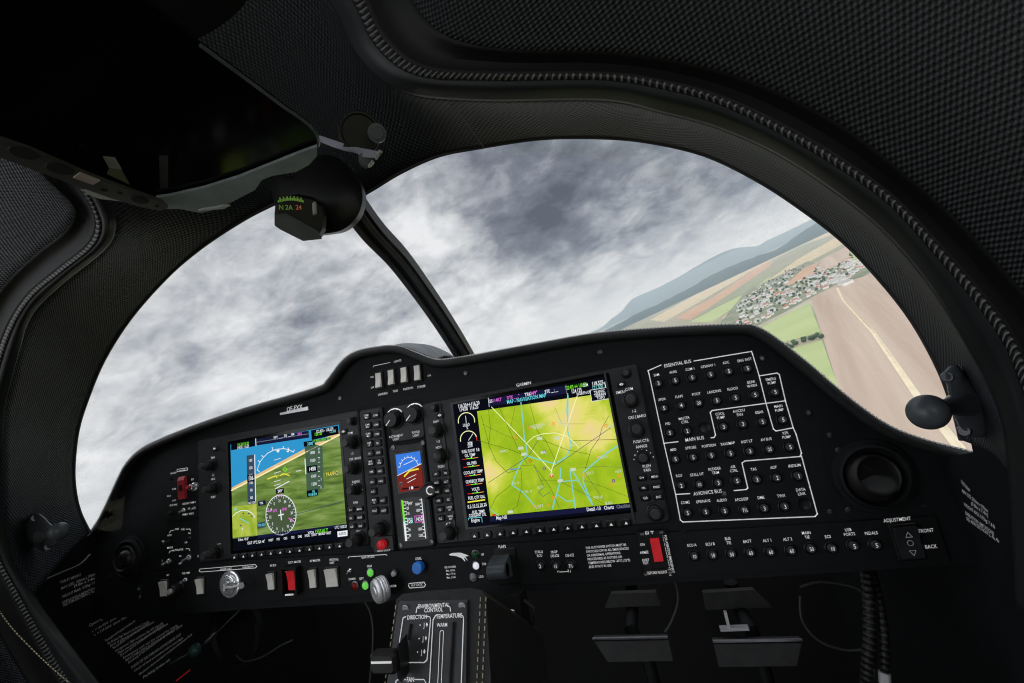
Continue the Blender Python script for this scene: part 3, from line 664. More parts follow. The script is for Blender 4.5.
for i, s in enumerate(('INSET', 'PFD', 'OBS', 'CDI', 'DME', 'XPDR', 'IDENT', 'TMR/REF', 'NRST')): tt(s, 240+i*34, 612-i*4.2, .0036, K['white'], o4, sx=.8)
q4([(552,572),(600,566),(600,592),(554,598)], K['white'], o3); tt('UTC 14:50:29', 568, 550, .0042, K['white'], o4, sx=.7)
tt('ALERTS', 576, 582, .004, K['black'], o4, sx=.8)
D.build('screen_image', DM, scr)
softkeys(t, P(236, 556.5, UO), P(341, 545.2, UO), UO, w=.0115, h=.0068)
lt = MB()
for x, y, r, ln_, r2, l2 in ((213,465,.0080,.013,.005,.010),(216,487.7,.0080,.012,.005,.010),(218,551.5,.0085,.014,.0058,.012),(353.5,421,.0055,.009,.0035,.003),(354.5,442.2,.0085,.014,.0058,.010),(355.5,467.5,.0085,.014,.0058,.009),(357.5,489.2,.0068,.014,.005,.006),(360,538.8,.0085,.013,.006,.012)): gk(t, x, y, r, ln_, r2, l2)
for s, x, y in (('NAV', 213, 457.5), ('1-2', 213, 475), ('HDG', 213, 479), ('PUSH', 213, 497), ('ALT', 219, 544.5), ('COM', 350, 433), ('CRS | BARO', 355, 458.5), ('RANGE', 356, 481.5), ('PAN', 355.5, 502.5), ('FMS', 358.5, 531.5), ('1-2', 352, 453.5)): lt.text(s, P(x, y, UO+.0002), .0034, 0, 'C', sx=.95)
for (x, y, s) in ((351.7,509.5,'D→'),(360.5,508.7,'MENU'),(352.3,517.9,'FPL'),(361,517.2,'PROC'),(353,526.3,'CLR'),(361.7,525.5,'ENT')): keycap(t, lt, P(x, y, UO), .0115, .0075, s, .0027)
for (x, y) in ((344.5,431.5),(216,448.5)): keycap(t, lt, P(x, y, UO), .011, .0075, '◄►', .003)
cc = P(355.5, 489.5, UO+.0003)
for a in range(7): 
    th = PI*(a/6*.9+.05); lt.text('.', cc+Vector((math.cos(th)*.0115, 0, math.sin(th)*.0115)), .008)
lt.build('lettering', M_white, t)

# ---- right display (map page)
x0 = P(424, 430, UO).x; x1 = P(666, 500, UO).x; zt = P(625, 366, UO).z; zb = P(560, 533, UO).z
t = thing('multifunction_display', 'large central display showing a bright green moving map and engine gauges', 'display', Vector(((x0+x1)/2, 0, (zt+zb)/2)))
S0 = P(451.5, 403.5, UO); S1 = P(605, 378, UO); S2 = P(633, 508, UO); S3 = P(470, 529, UO)
sx0 = (S0.x+S3.x)/2; sx1 = (S1.x+S2.x)/2; sz0 = (S0.z+S1.z)/2; sz1 = (S2.z+S3.z)/2
b = MB(); zface(x0, zt, x1, zb, UO, .004, b); b.build('bezel', M_bezel, t)
b = MB(); zface(sx0-.005, sz0+.004, sx1+.005, sz1-.003, UO+.0006, .001, b, bev=.001); scr = b.build('screen', M_screen, t)
b = MB()
for x_ in (P(447, 460, UO).x, P(622, 460, UO).x): b.box(Vector((x_, -UO-.0008, (zt+zb)/2)), (.0012, .001, (zt-zb)/2-.004))
b.each('bezel_edge', M_knobcap, t)
D = MB()
def mf(x, y, o=o2): return P(440+x/4.267, 370+y/4.267, o)
M_map = bpy.data.materials.new('display_map_terrain'); n_ = NT(M_map)
tc = n_.n('ShaderNodeTexCoord'); nz = n_.n('ShaderNodeTexNoise', i_Scale=34.0, i_Detail=8.0, i_Distortion=.8, i_Roughness=.6); n_.l(tc.outputs['Object'], nz.inputs['Vector'])
geo = n_.n('ShaderNodeNewGeometry')
def blob(cx, cy, rad):
    c = mf(cx, cy); vd = n_.n('ShaderNodeVectorMath', operation='DISTANCE'); n_.l(geo.outputs['Position'], vd.inputs[0]); vd.inputs[1].default_value = c
    return n_.math('SUBTRACT', 1.0, n_.math('DIVIDE', vd.outputs['Value'], rad), clamp=True)
bl = n_.math('MAXIMUM', blob(560, 200, .055), n_.math('MAXIMUM', blob(460, 130, .035), n_.math('MAXIMUM', blob(640, 250, .045), blob(215, 440, .034))))
v = n_.math('ADD', n_.math('MULTIPLY', nz.outputs[0], .75), n_.math('MULTIPLY', bl, .65))
e = n_.n('ShaderNodeEmission', i_Strength=1.0); n_.l(n_.ramp(v, [(0.22, srgb(140,176,28)), (.42, srgb(164,194,38)), (.58, srgb(188,206,60)), (.75, srgb(228,222,115)), (.95, srgb(238,214,150))]), e.inputs[0])
o = n_.n('ShaderNodeOutputMaterial'); n_.l(e.outputs[0], o.inputs[0])
DM = KM+[M_map]; iT = len(KM)
D.poly([Vector((sx0, -o1, sz1)), Vector((sx1, -o1, sz1)), Vector((sx1, -o1, sz0)), Vector((sx0, -o1, sz0))], K['black'])
D.poly([mf(x, y, o2) for x, y in ((158,176),(722,96),(810,566),(215,624))], iT)
def mln(pts, w, c, o=o3): ln(pts, w*.6, K['dark' if c == 'road' else c], o, D, mf)
def mt(s, x, y, h, c, o=o4, al='C', sx=.9): tt(s, x, y, h, K[c], o, D, mf, al, sx)
def mq(pts, c, o=o3): q4(pts, K[c], o, D, mf)
mq([(206,124),(538,66),(540,100),(208,156)], 'navy'); mln([(206,120),(210,156)], .0012, 'white'); mln([(537,64),(541,100)], .0012, 'grey')
mt('116.20↔116.20', 122, 147, .0055, 'white', sx=.72); mt('114.00  116.20', 122, 163, .0055, 'white', sx=.72)
mt('GS', 215, 133, .0045, 'white'); mt('114KT', 243, 128, .0045, 'magenta'); mt('DTK ___°', 312, 114, .0045, 'magenta', sx=.8); mt('TRK', 375, 103, .0045, 'white'); mt('249°', 400, 98, .005, 'magenta'); mt('ETE __:__', 475, 88, .0045, 'white', sx=.8); mt('MAP - NAVIGATION MAP', 368, 122, .0052, 'cyan', sx=.78)
mt('122.435 ↔ 118.525', 580, 69, .0052, 'green', al='C', sx=.55); mt('124.135', 582, 88, .0052, 'white', sx=.7); mt('118.525', 672, 56, .0055, 'white', sx=.7); mt('121.500', 672, 74, .0052, 'lightblue', sx=.7)
mt('COM', 620, 64, .004, 'white', sx=.6); mt('1', 702, 62, .007, 'white')
mq([(584,95),(640,86),(643,102),(587,110)], 'black', o4); mq([(640,86),(716,74),(722,122),(648,134)], 'black', o4); mln([(640,86),(716,74),(722,122),(648,134),(640,86)], .0009, 'white', UO+.0016)
for s, x, y in (('NORTH UP', 613, 98), ('TRAFFIC', 680, 92), ('TERRAIN', 682, 105), ('TOPO', 686, 118)): tt(s, x, y, .0038, K['white'], UO+.0017, D, mf, sx=.8)
# terrain roads, rivers, airspace
for pts, w, c in (
 ([(345,138),(352,200),(360,290),(372,345),(370,365),(345,395),(325,440),(306,490),(355,522),(412,590)], .0022, 'lightblue'), ([(370,365),(420,382),(490,400),(540,370),(560,320),(545,260),(546,110)], .0024, 'lightblue'),
 ([(760,322),(700,362),(612,436),(612,480),(650,574)], .0026, 'lightblue'), ([(515,420),(512,480),(480,590)], .0026, 'lightblue'), ([(555,430),(562,480),(577,590)], .0022, 'lightblue'), ([(565,430),(590,470),(650,574)], .0022, 'lightblue'), ([(523,475),(590,470)], .0018, 'lightblue'), ([(505,535),(540,560),(568,558)], .0018, 'lightblue'),
 ([(220,158),(370,315),(478,435)], .0016, 'pale'), ([(586,110),(475,430)], .0016, 'pale'), ([(545,100),(540,180),(545,200)], .0016, 'lightblue'), ([(215,595),(250,622)], .0016, 'lightblue'),
 ([(372,310),(400,285),(440,272),(490,268),(540,282),(572,308),(590,330)], .0014, 'pale'),
 ([(207,165),(215,250),(208,320),(240,390),(290,440),(345,420)], .0009, 'road'), ([(210,315),(300,340),(372,368)], .0008, 'road'), ([(175,195),(210,320)], .0008, 'road'), ([(250,155),(330,330),(372,400)], .0008, 'road'), ([(205,482),(375,370),(430,280)], .001, 'slate'), ([(380,135),(415,260),(450,300),(500,400)], .0008, 'road'),
 ([(480,420),(550,370),(650,300),(730,245)], .001, 'slate'), ([(560,302),(758,296)], .0009, 'road'), ([(440,300),(540,340),(640,360)], .0008, 'road'), ([(720,195),(690,250),(680,290),(645,340),(620,420)], .0009, 'road'), ([(560,420),(680,412),(780,415)], .0006, 'slate'), ([(612,470),(700,500),(800,540)], .0006, 'road'), ([(400,405),(420,450),(445,500),(420,520),(440,540),(470,520)], .0009, 'slate'),
 ([(305,490),(240,540),(215,590)], .0008, 'road'), ([(345,410),(350,490),(330,580),(290,610)], .0008, 'road'), ([(350,408),(400,405),(470,500),(510,590)], .0008, 'road'), ([(430,470),(500,470),(600,520),(700,570)], .0007, 'road'), ([(320,160),(300,250),(380,330)], .0006, 'road'), ([(163,300),(210,315)], .0008, 'road'), ([(490,160),(520,230),(620,230)], .0005, 'road'), ([(180,230),(260,270),(330,300)], .0006, 'road'), ([(620,440),(700,560)], .0007, 'slate')):
    mln(pts, w, c)
for s, x, y in (('LAUTERBERG', 416, 236), ('TOWN 2', 416, 246), ('S-CITY', 520, 220), ('FIELD', 520, 230), ('EAST 3', 570, 320), ('NORD 2', 690, 372), ('LOC 5', 640, 440), ('WERK 1', 272, 346), ('TAL 12', 322, 482), ('TAL 14', 376, 518), ('ALT 9', 428, 500), ('SEE 5', 428, 580), ('AU 8', 760, 432), ('HOF 18', 673, 543), ('BURG', 720, 568), ('EAST', 728, 240)): mt(s, x, y, .0033, 'palelabel', sx=.85)
for x, y in ((345,334),(425,292),(500,291),(358,360),(568,425),(442,352),(300,606),(513,473)): mq([(x-12,y-5),(x+10,y-8),(x+12,y+4),(x-11,y+7)], 'palelabel', o4)
for x, y, c in ((320,288,'orange'),(385,388,'red'),(445,420,'purple'),(475,452,'red'),(380,247,'orange'),(484,230,'orange'),(740,473,'purple'),(445,350,'purple'),(405,583,'orange'),(463,578,'orange'),(483,545,'orange'),(616,448,'orange'),(708,238,'orange'),(728,490,'orange'),(768,452,'orange'),(675,372,'orange')):
    D.line([mf(x+6*math.cos(a*PI/4), y+6*math.sin(a*PI/4), o4) for a in range(8)], .0009, K[c], closed=True)
mt('+', 475, 446, .008, 'white'); mln([(300,425),(333,421)], .0018, 'blue')
# engine strip
def arcg(cx, cy, rx, ry, a0, a1, c, w=.0014, n=18): mln([(cx+rx*math.cos(a0+(a1-a0)*i/n), cy+ry*math.sin(a0+(a1-a0)*i/n)) for i in range(n+1)], w, c, o4)
arcg(113, 218, 35, 36, 2.9, 6.4, 'pale', .0018); arcg(122, 296, 35, 36, 2.9, 6.0, 'pale', .0018); arcg(122, 296, 35, 36, 6.0, 6.4, 'red', .0018)
mln([(112,225),(109,196)], .0012, 'white', o4); mln([(122,300),(140,272)], .0012, 'white', o4)
for s, x, y in (('LOAD', 112, 234), ('%', 116, 246), ('RPM', 128, 312), ('2100', 128, 323), ('FUEL FLOW  5.8', 130, 344), ('OIL TEMP', 128, 363), ('OIL PRES', 135, 397), ('COOLANT TEMP', 141, 435), ('GEARBOX TEMP', 148, 473), ('VOLTS', 152, 508), ('FUEL QTY GAL', 156, 543), ('FUEL TEMP', 164, 605), ('COOLANT LVL', 160, 618)): mt(s, x, y, .0042, 'white', sx=.72)
for y, x in ((378,128),(412,134),(450,140),(488,146),(525,152)):
    mln([(x-33,y+4),(x-12,y+1)], .0015, 'red', o4); mln([(x-14,y+1),(x+15,y-2)], .0015, 'green', o4); mln([(x+15,y-2),(x+33,y-5)], .0015, 'orange', o4); mq([(x+3,y-6),(x+9,y-8),(x+7,y)], 'white', o4)
mln([(120,564),(190,554)], .0028, 'yellow', o4); mt('0 5 10 15 20 25', 158, 578, .0042, 'white', sx=.85)
mln([(122,640),(122,632),(178,628),(180,650)], .001, 'cyan', o4); mt('Engine', 151, 640, .0048, 'white', sx=.8); mln([(120,590),(125,590),(190,583)], .0006, 'white', o4)
mq([(222,616),(238,614),(239,621),(223,623)], 'red', o4); mt('Map HSI', 262, 629, .0045, 'white', sx=.8); mt('Detail -10', 655, 592, .0045, 'white', sx=.8); mt('Charts', 720, 586, .0045, 'white', sx=.8); mt('Checklist', 782, 580, .0045, 'grey', sx=.8)
mq([(212,626),(812,570),(815,588),(214,648)], 'navy', o3)
D.build('screen_image', DM, scr)
softkeys(t, P(475.2, 535.2, UO), P(626.2, 522.2, UO), UO, w=.0118, h=.0085)
lt = MB(); lt.text('GARMIN', P(523.5, 384, UO+.0002), .0042, sx=1.1)
for x, y, r, ln_, r2, l2 in ((436.5,407.6,.0052,.009,.0035,.003),(438.5,430.3,.0090,.015,.0060,.006),(442,455.8,.0088,.014,.0060,.004),(450.5,532,.0085,.012,.0062,.012),
    (626.3,373.5,.0052,.009,.0035,.003),(631,399.5,.0090,.013,.0058,.005),(637,429,.0090,.012,.0058,.005),(643.2,457,.0070,.012,.005,.005),(655.3,511.8,.0088,.009,.0060,.007)): gk(t, x, y, r, ln_, r2, l2)
for s, x, y in (('NAV', 436, 421.5), ('1-2', 438, 441.3), ('HDG', 438.5, 447.3), ('PUSH', 441, 466.5), ('ALT', 448, 524), ('COM', 629, 389), ('1-2', 634, 411), ('CRS | BARO', 637, 416.5), ('PUSH CTR', 641, 441), ('RANGE', 641.5, 446.3), ('PUSH', 646.5, 466), ('PAN', 647, 470), ('FMS', 653.5, 504.5), ('EMERG', 621, 392)): lt.text(s, P(x, y, UO+.0002), .0036, 0, 'C', sx=.95)
for (x, y, s) in ((436.7,473.9,'AP'),(446.5,472.7,'FD'),(437.3,482.4,'HDG'),(447,481.4,'ALT'),(438.2,491.5,'NAV'),(448.2,490.4,'VNV'),(439.4,500.3,'APR'),(449.4,499.2,'BC'),(440.6,509.3,'VS'),(450.4,508,'NOSE\nUP'),(441.4,518.2,'FLC'),(451.4,516.9,'NOSE\nDN'),
    (641.8,477.3,'D→'),(654.7,476.2,'MENU'),(643.6,487.6,'FPL'),(656.5,486.5,'PROC'),(645.5,497.5,'CLR'),(658.5,496.5,'ENT')): keycap(t, lt, P(x, y, UO), .0115, .0078, s, .0027)
for (x, y) in ((440.5,415.3),(621.5,384.5)): keycap(t, lt, P(x, y, UO), .011, .0075, '◄►', .003)
cc = P(643.2, 457, UO+.0003)
for a in range(7):
    th = PI*(a/6*.9+.05); lt.text('.', cc+Vector((math.cos(th)*.0115, 0, math.sin(th)*.0115)), .008)
lt.build('lettering', M_white, t)

# ---- audio panel
x0 = P(363.6, 480, UO).x; x1 = P(389, 480, UO).x; zt = P(375, 408, UO).z; zb = P(378, 549.5, UO).z
t = thing('audio_control_panel', 'narrow black keypad column with two rows of keys beside the left display', 'audio panel', Vector(((x0+x1)/2, 0, (zt+zb)/2)))
b = MB(); zface(x0+.001, zt, x1-.001, zb, UO, .004, b); b.build('faceplate', M_bezel, t)
b = MB(); kx0, kx1 = P(364.8, 450, UO).x, P(386.5, 480, UO).x; z0_, z1_ = P(371, 411, UO).z, P(378, 516, UO).z
b.line([Vector((kx0+.004, -UO-.0003, z0_)), Vector((kx1-.001, -UO-.0003, z0_)), Vector((kx1+.0005, -UO-.0003, z1_)), Vector((kx0+.006, -UO-.0003, z1_))], .0008, closed=True); b.build('border_line', M_knobcap, t)
lt = MB()
aL = [(367.5,416.4,'COM1\nMIC'),(368.5,425.8,'COM2\nMIC'),(369.3,434.8,'COM3\nMIC'),(370.1,444,'COM\n1/2'),(370.8,453.3,'PA'),(371.7,462.5,'MKR\nMUTE'),(372.6,471.5,'DME'),(373.2,481.7,'ADF'),(374,491.3,'AUX'),(375.2,500.7,'MAN\nSQ'),(375.8,510.4,'PILOT')]
aR = [(376.6,415.2,'COM1'),(377.3,424.6,'COM2'),(378.1,434,'COM3'),(378.7,443,'TEL'),(379.4,452.4,'SPKR'),(380.2,461.5,'HI\nSENS'),(381,470.9,'NAV1'),(382,480.8,'NAV2'),(383.7,500.2,'PLAY'),(384.8,510.2,'COPLT')]
for x, y, s in aL+aR: keycap(t, lt, P(x, y, UO), .0112, .0098, s, .0026)
lt.build('lettering', M_white, t)
knob_part(t, P(382, 528.4, UO), .0092, .013, r2=.006, ln2=.012)
p = P(383.5, 543.8, UO+.001); t = thing('display_backup_button', 'round red push button on a square black plate below the audio keys', 'button', p)
b = MB(); b.box(p+Vector((0, .0002, 0)), (.0165, .0012, .0105), bev=.001); b.text('DISPLAY BACKUP', p+Vector((0, -.0013, -.0085)), .0022, 1); b.build('faceplate', [M_key, M_white], t)
b = MB(); b.lathe(p, (0, -1, 0), [(0, .0068), (.004, .0066), (.007, .0062), (.0085, .004), (.0088, .001)], 28); b.build('button', M_red, t)

# ---- dimmer plate
x0, x1 = P(389.5, 430, UO).x, P(424, 425, UO).x; zt = P(405, 404.5, UO).z; zm = P(408, 440.5, UO).z
t = thing('light_dimmer_plate', 'black plate with two large dimmer knobs above the small standby display', 'dimmer plate', Vector(((x0+x1)/2, 0, (zt+zm)/2)))
b = MB(); zface(x0+.001, zt, x1-.001, zm, UO-.001, .003, b); b.build('faceplate', M_bezel, t)
lt = MB()
for x, y in ((395, 419.5), (415, 414.5)):
    p = P(x, y, UO-.001); knob_part(t, p, .0118, .0135, cap=None, ptr=True)
    pts = [p+Vector((math.cos(th)*.0150, -.0003, math.sin(th)*.0150)) for th in [PI*(.22+.07*i) for i in range(9)]]
    lt.line(pts, .0024)
for s, x, y in (('INSTRUMENT', 396, 436), ('LIGHT', 396, 439), ('FLOOD', 415.8, 432), ('LIGHT', 416, 435.3)): lt.text(s, P(x, y, UO-.0006), .0033, sx=.95)
lt.build('lettering', M_white, t)
# ---- standby instrument
zt = P(405, 444, UO).z; zb = P(410, 549, UO).z; x0, x1 = P(390.5, 480, UO).x, P(429.5, 480, UO).x
x1 = P(428, 480, UO).x
t = thing('standby_flight_instrument', 'small standby display with blue and brown horizon over a second black screen', 'display', Vector(((x0+x1)/2, 0, (zt+zb)/2)))
b = MB(); zface(x0+.001, zt, x1-.001, zb, UO, .004, b); b.build('bezel', M_bezel, t)
SB = [(396,454.5),(420.5,451.2),(424.3,489),(399.5,492)]; a_ = [P(x, y, UO) for x, y in SB]
ux0, ux1 = (a_[0].x+a_[3].x)/2, (a_[1].x+a_[2].x)/2; uz0, uz1 = (a_[0].z+a_[1].z)/2, (a_[2].z+a_[3].z)/2
SB2 = [(401.5,500.7),(423.2,499.3),(427,537.5),(405,540)]; c_ = [P(x, y, UO) for x, y in SB2]
vx0, vx1 = (c_[0].x+c_[3].x)/2, (c_[1].x+c_[2].x)/2; vz0, vz1 = (c_[0].z+c_[1].z)/2, (c_[2].z+c_[3].z)/2
b = MB(); zface(ux0-.003, uz0+.003, ux1+.003, uz1-.003, UO+.0005, .001, b, bev=.001); s1 = b.build('upper_screen', M_screen, t)
b = MB(); zface(vx0-.003, vz0+.003, vx1+.003, vz1-.003, UO+.0005, .001, b, bev=.001); s2 = b.build('lower_screen', M_screen, t)
D = MB(); r4 = lambda x, y, o=o2: Vector((ux0+(ux1-ux0)*x, -o, uz0+(uz1-uz0)*y))
D.poly([r4(0,.56), r4(1,.34), r4(1,0), r4(0,0)], K['blue']); D.poly([r4(0,.56), r4(1,.34), r4(1,1), r4(0,1)], K['brown'])
D.line([r4(0,.56,o3), r4(1,.34,o3)], .0008, K['white'])
D.line([r4(.5+.38*math.cos(a), .42+.30*math.sin(a), o3) for a in [PI+.25+i*.33 for i in range(9)]], .0007, K['white'])
for a in [PI+.25+i*.33 for i in range(9)]: D.line([r4(.5+.38*math.cos(a), .42+.30*math.sin(a), o3), r4(.5+.44*math.cos(a), .42+.34*math.sin(a), o3)], .0009, K['white'])
D.line([r4(.28,.60,o3), r4(.5,.48,o3), r4(.85,.46,o3)], .0022, K['yellow']); D.line([r4(.3,.30,o3), r4(.7,.22,o3)], .0008, K['white']); D.line([r4(.35,.68,o3), r4(.75,.60,o3)], .0008, K['white']); D.line([r4(.38,.78,o3), r4(.7,.70,o3)], .0008, K['white'])
D.line([r4(.15,.93,o3), r4(.8,.93,o3)], .002, K['black']); D.text('I ●', r4(.5,.93,o4), .004, K['white']); D.build('screen_image', KM, s1)
D = MB(); r5 = lambda x, y, o=o2: Vector((vx0+(vx1-vx0)*x, -o, vz0+(vz1-vz0)*y))
D.line([r5(.06,0), r5(.06,.55)], .003, K['green']); D.line([r5(.06,.55), r5(.06,1)], .003, K['white']); D.line([r5(.95,0), r5(.95,1)], .0012, K['white'])
for i in range(12): D.line([r5(.1,.02+i*.085), r5(.2,.02+i*.085)], .0009, K['white']); D.line([r5(.86,.02+i*.085), r5(.94,.02+i*.085)], .0009, K['white'])
for i, s in enumerate(('130', '120', '110', '', '', '90', '80')): D.text(s, r5(.26,.05+i*.14,o3), .0038, K['white'], sx=.75) if s else None
for i, s in enumerate(('1600', '1500', '', '', '1300', '1200')): D.text(s, r5(.74,.12+i*.16,o3), .0038, K['white'], sx=.75) if s else None
D.text('106', r5(.30,.52,o3), .0062, K['white'], sx=.8); D.text('1430', r5(.74,.50,o3), .0055, K['white'], sx=.8); D.line([r5(.56,.42,o3), r5(.92,.42,o3), r5(.92,.58,o3), r5(.56,.58,o3)], .0008, K['magenta'], closed=True); D.line([r5(.1,.46,o3), r5(.44,.46,o3), r5(.44,.58,o3), r5(.1,.58,o3)], .0008, K['lightblue'], closed=True); D.text('249°', r5(.42,.08,o3), .0042, K['white'], sx=.8)
D.build('screen_image', KM, s2)
k = gk(t, 430, 490.5, .0095, .016); b = MB(); b.lathe(P(430, 490.5, UO+.0165), (0, -1, 0), [(-.0005, .0076), (.0002, .0072), (.0004, .004)], 20); b.build('knob_face', M_knobcap, k)
lt = MB(); q = P(430, 490.5, UO+.0172); lt.line([q+Vector((math.cos(th)*.005, 0, math.sin(th)*.005)) for th in [.6+i*.5 for i in range(10)]], .0014); lt.build('arrow_mark', M_white, k)
b = MB()
for x, y in ((393.5,447.5),(423.2,442.7),(401,545.5),(432,542),(402,484)): b.lathe(P(x, y, UO), (0, -1, 0), [(0, .0034), (.0012, .0032), (.0014, .002), (.0006, .0015)], 12)
b.each('screw', M_dark_metal, t)

# ================================================================== CANOPY SHELL
pairs = [((112,590),(130,720)),((100,565),(104,690)),((95,548),(68,642)),((90,533),(34,594)),((80,512),(12,555)),((75,490),(4,510)),((74,465),(3,463)),((78,430),(5,411)),((88,398),(18,358)),((104,360),(32,316)),((130,319),(63,284)),((165,279),(105,250)),((197,251),(116,226)),((232,227),(108,200)),((262,210),(86,160)),
 ((292,198),(60,60)),((335,192),(60,-60)),((358,196),(160,-120)),((372,190),(270,-70)),((400,173),(328,0)),((438,156),(358,58)),((480,147.5),(402,92)),((540,138.5),(480,101)),((600,137.5),(601,100.5)),((650,142),(662,113)),((705,155),(717,128)),((757,180),(778,155)),((803,210),(839,195)),((845,243),(887,235)),((881,281),(930,286)),((912,321),(966,344)),((938,368),(990,390)),((953,408),(1003,430)),((961,440),(1008,470)),((965,470),(1012,530)),((962,520),(1016,610))]
AY0, SY0 = -0.02, -0.17
inner = [PK(x, y, AY0) for (x, y), _ in pairs]
outer = [PK(x, y, SY0) for _, (x, y) in pairs]
mid = [a.lerp(c, .5)+Vector((0, 0, 0)) + (a.lerp(c, .5)-Vector((.34, -.1, -.1))).normalized()*.006 for a, c in zip(inner, outer)]
struct(loft([q_[3:-2] for q_ in (inner, mid, outer)], M_weave, 'trim_1', m=5, cross=4, solid=-0.004), 'woven black liner between the windscreen and the rubber seal')
# thin bead along the windscreen edge
b = MB(); b.tube(catmull(inner[3:-2], 5), .0022, 6); struct(b.build('trim_2', mat('edge_bead', G(.05), .35)), 'thin black bead around the windscreen edge')
# seam across the liner, upper middle
def seal(i0, i1, B, Cc_, D_, nm, lab, y=(-.185, -.20, -.26), matD=M_weave2):
    A = [outer[i] for i in range(i0, i1)]
    Bp = [PK(x, yy, y[0]) for x, yy in B]; Cp = [PK(x, yy, y[1]) for x, yy in Cc_]; Dp = [PK(x, yy, y[2]) for x, yy in D_]
    Am = [a.lerp(c, .5)+(CAM-a.lerp(c, .5)).normalized()*.007 for a, c in zip(A, Bp)]
    def toward(pts, q, f, lift): return [p.lerp(r, f)+(CAM-p).normalized()*lift for p, r in zip(pts, q)]
    s1 = toward(Bp, A, .14, .0045); s2 = toward(Bp, Cp, .13, .003)
    struct(loft([A, Am, s1], M_rubber, 'trim_3', m=5, cross=4, solid=-0.003), 'smooth rubber band of the canopy seal, %s side' % lab)
    struct(loft([s1, toward(Bp, A, 0, .0052), s2], M_rib, 'trim_4', m=5, cross=3, solid=-0.003), 'ribbed edge of the canopy seal, %s side' % lab)
    gv = [p.lerp(q, .5)-(CAM-p).normalized()*.008 for p, q in zip(s2, Cp)]
    struct(loft([s2, gv, Cp], M_groove, 'trim_5', m=5, cross=3, solid=-0.003), 'dark groove beside the canopy seal, %s side' % lab)
    M1 = [p.lerp(q, .35)+(CAM-p.lerp(q, .35)).normalized()*.012 for p, q in zip(Cp, Dp)]
    return struct(loft([Cp, M1, Dp], matD, nm, m=5, cross=6, solid=-0.004), 'woven black canopy lining, %s side' % lab), Dp
Br = [(300,-90),(352,-10),(378,42),(418,72),(491,77),(601,76.5),(662,85),(715,99),(775,127),(836,162),(890,200),(938,252),(980,300),(1010,343),(1028,388),(1045,430),(1055,520),(1060,620)]
Cr = [(350,-110),(395,-40),(418,10),(450,38),(510,50),(600,52),(670,60),(735,76),(792,99),(852,133),(915,183),(962,225),(1012,280),(1048,325),(1070,372),(1090,420),(1105,520),(1110,630)]
Dr = [(420,-330),(470,-300),(520,-290),(580,-290),(640,-290),(720,-290),(800,-280),(880,-260),(960,-240),(1040,-200),(1120,-140),(1200,-60),(1260,40),(1310,140),(1350,250),(1380,380),(1400,520),(1420,680)]
wr, DR = seal(18, 36, Br, Cr, Dr, 'wall_right', 'right')
Bl = [(92,740),(80,705),(52,660),(17,594),(-2,557),(-14,510),(-17,463),(-10,400),(6,340),(28,300),(60,272),(90,248),(99,228),(93,206),(76,172),(40,60)]
Cl = [(60,760),(52,720),(22,675),(-12,615),(-30,565),(-42,515),(-47,463),(-40,392),(-22,330),(2,288),(36,254),(62,234),(74,218),(72,204),(50,172),(10,60)]
Dl = [(-100,900),(-140,850),(-200,800),(-260,720),(-300,640),(-330,560),(-340,470),(-330,380),(-300,300),(-260,220),(-220,150),(-190,100),(-160,60),(-140,20),(-120,-30),(-100,-100)]
wl, DL = seal(0, 16, Bl, Cl, Dl, 'wall_left', 'left', y=(-.18, -.19, -.21), matD=M_weave)
b = MB(); b.tube(catmull([PK(90,555,-.035), PK(80,565,-.06), PK(60,574,-.10), PK(37,584,-.155)], 4), .0022, 8); struct(b.build('trim_8', M_rubber), 'dark welt below the woven liner on the left')
# stitched thread on the lower left
b = MB(); sp = catmull([PK(x, y, -.195) + (CAM-PK(x, y, -.195)).normalized()*.02 for x, y in ((-4,606),(12,628),(36,653),(60,675),(90,700))], 10)
for i in range(0, len(sp)-1, 1): b.tube([sp[i], sp[i].lerp(sp[i+1], .6)], .0006, 5)
o = b.build('trim_6', M_thread); struct(o, 'cream seam stitching at the lower left')
# headliner, side walls and floor closing the cabin
top = [Vector((-0.40, -1.4, .30)), Vector((1.08, -1.4, .30))]
b = MB(); b.box((0.34, -.72, .42), (.62, .46, .01)); b.box((0.34, -1.6, .30), (.62, .46, .01)); struct(b.build('ceiling', M_groove), 'dark cabin headliner')
b = MB(); b.prism([Vector((-.325, y, z)) for y, z in ((-.74,-.85),(.54,-.85),(.54,-.175),(.0,-.118),(-.03,-.095),(-.74,-.095))], (.02, 0, 0)); 
struct(b.build('wall_left', M_strip), 'plain black lower left cockpit side wall')
b = MB(); b.prism([Vector((.930, y, z)) for y, z in ((-.74,-.85),(.54,-.85),(.54,-.225),(.0,-.1435),(-.052,-.1335),(-.060,-.100),(-.74,-.100))], (.02, 0, 0)); struct(b.build('wall_right', M_strip), 'plain black lower right cockpit side wall')
b = MB(); b.box((.34, -.4, -.86), (.66, 1.3, .01)); struct(b.build('floor', M_floor), 'dark cockpit floor')
b = MB(); b.box((.34, .53, -.45), (.68, .012, .42)); struct(b.build('wall_front', M_floor), 'dark firewall beyond the pedals')
b = MB(); b.box((.34, -2.1, -.2), (.66, .01, .65)); struct(b.build('wall_back', M_floor), 'dark cabin rear bulkhead')

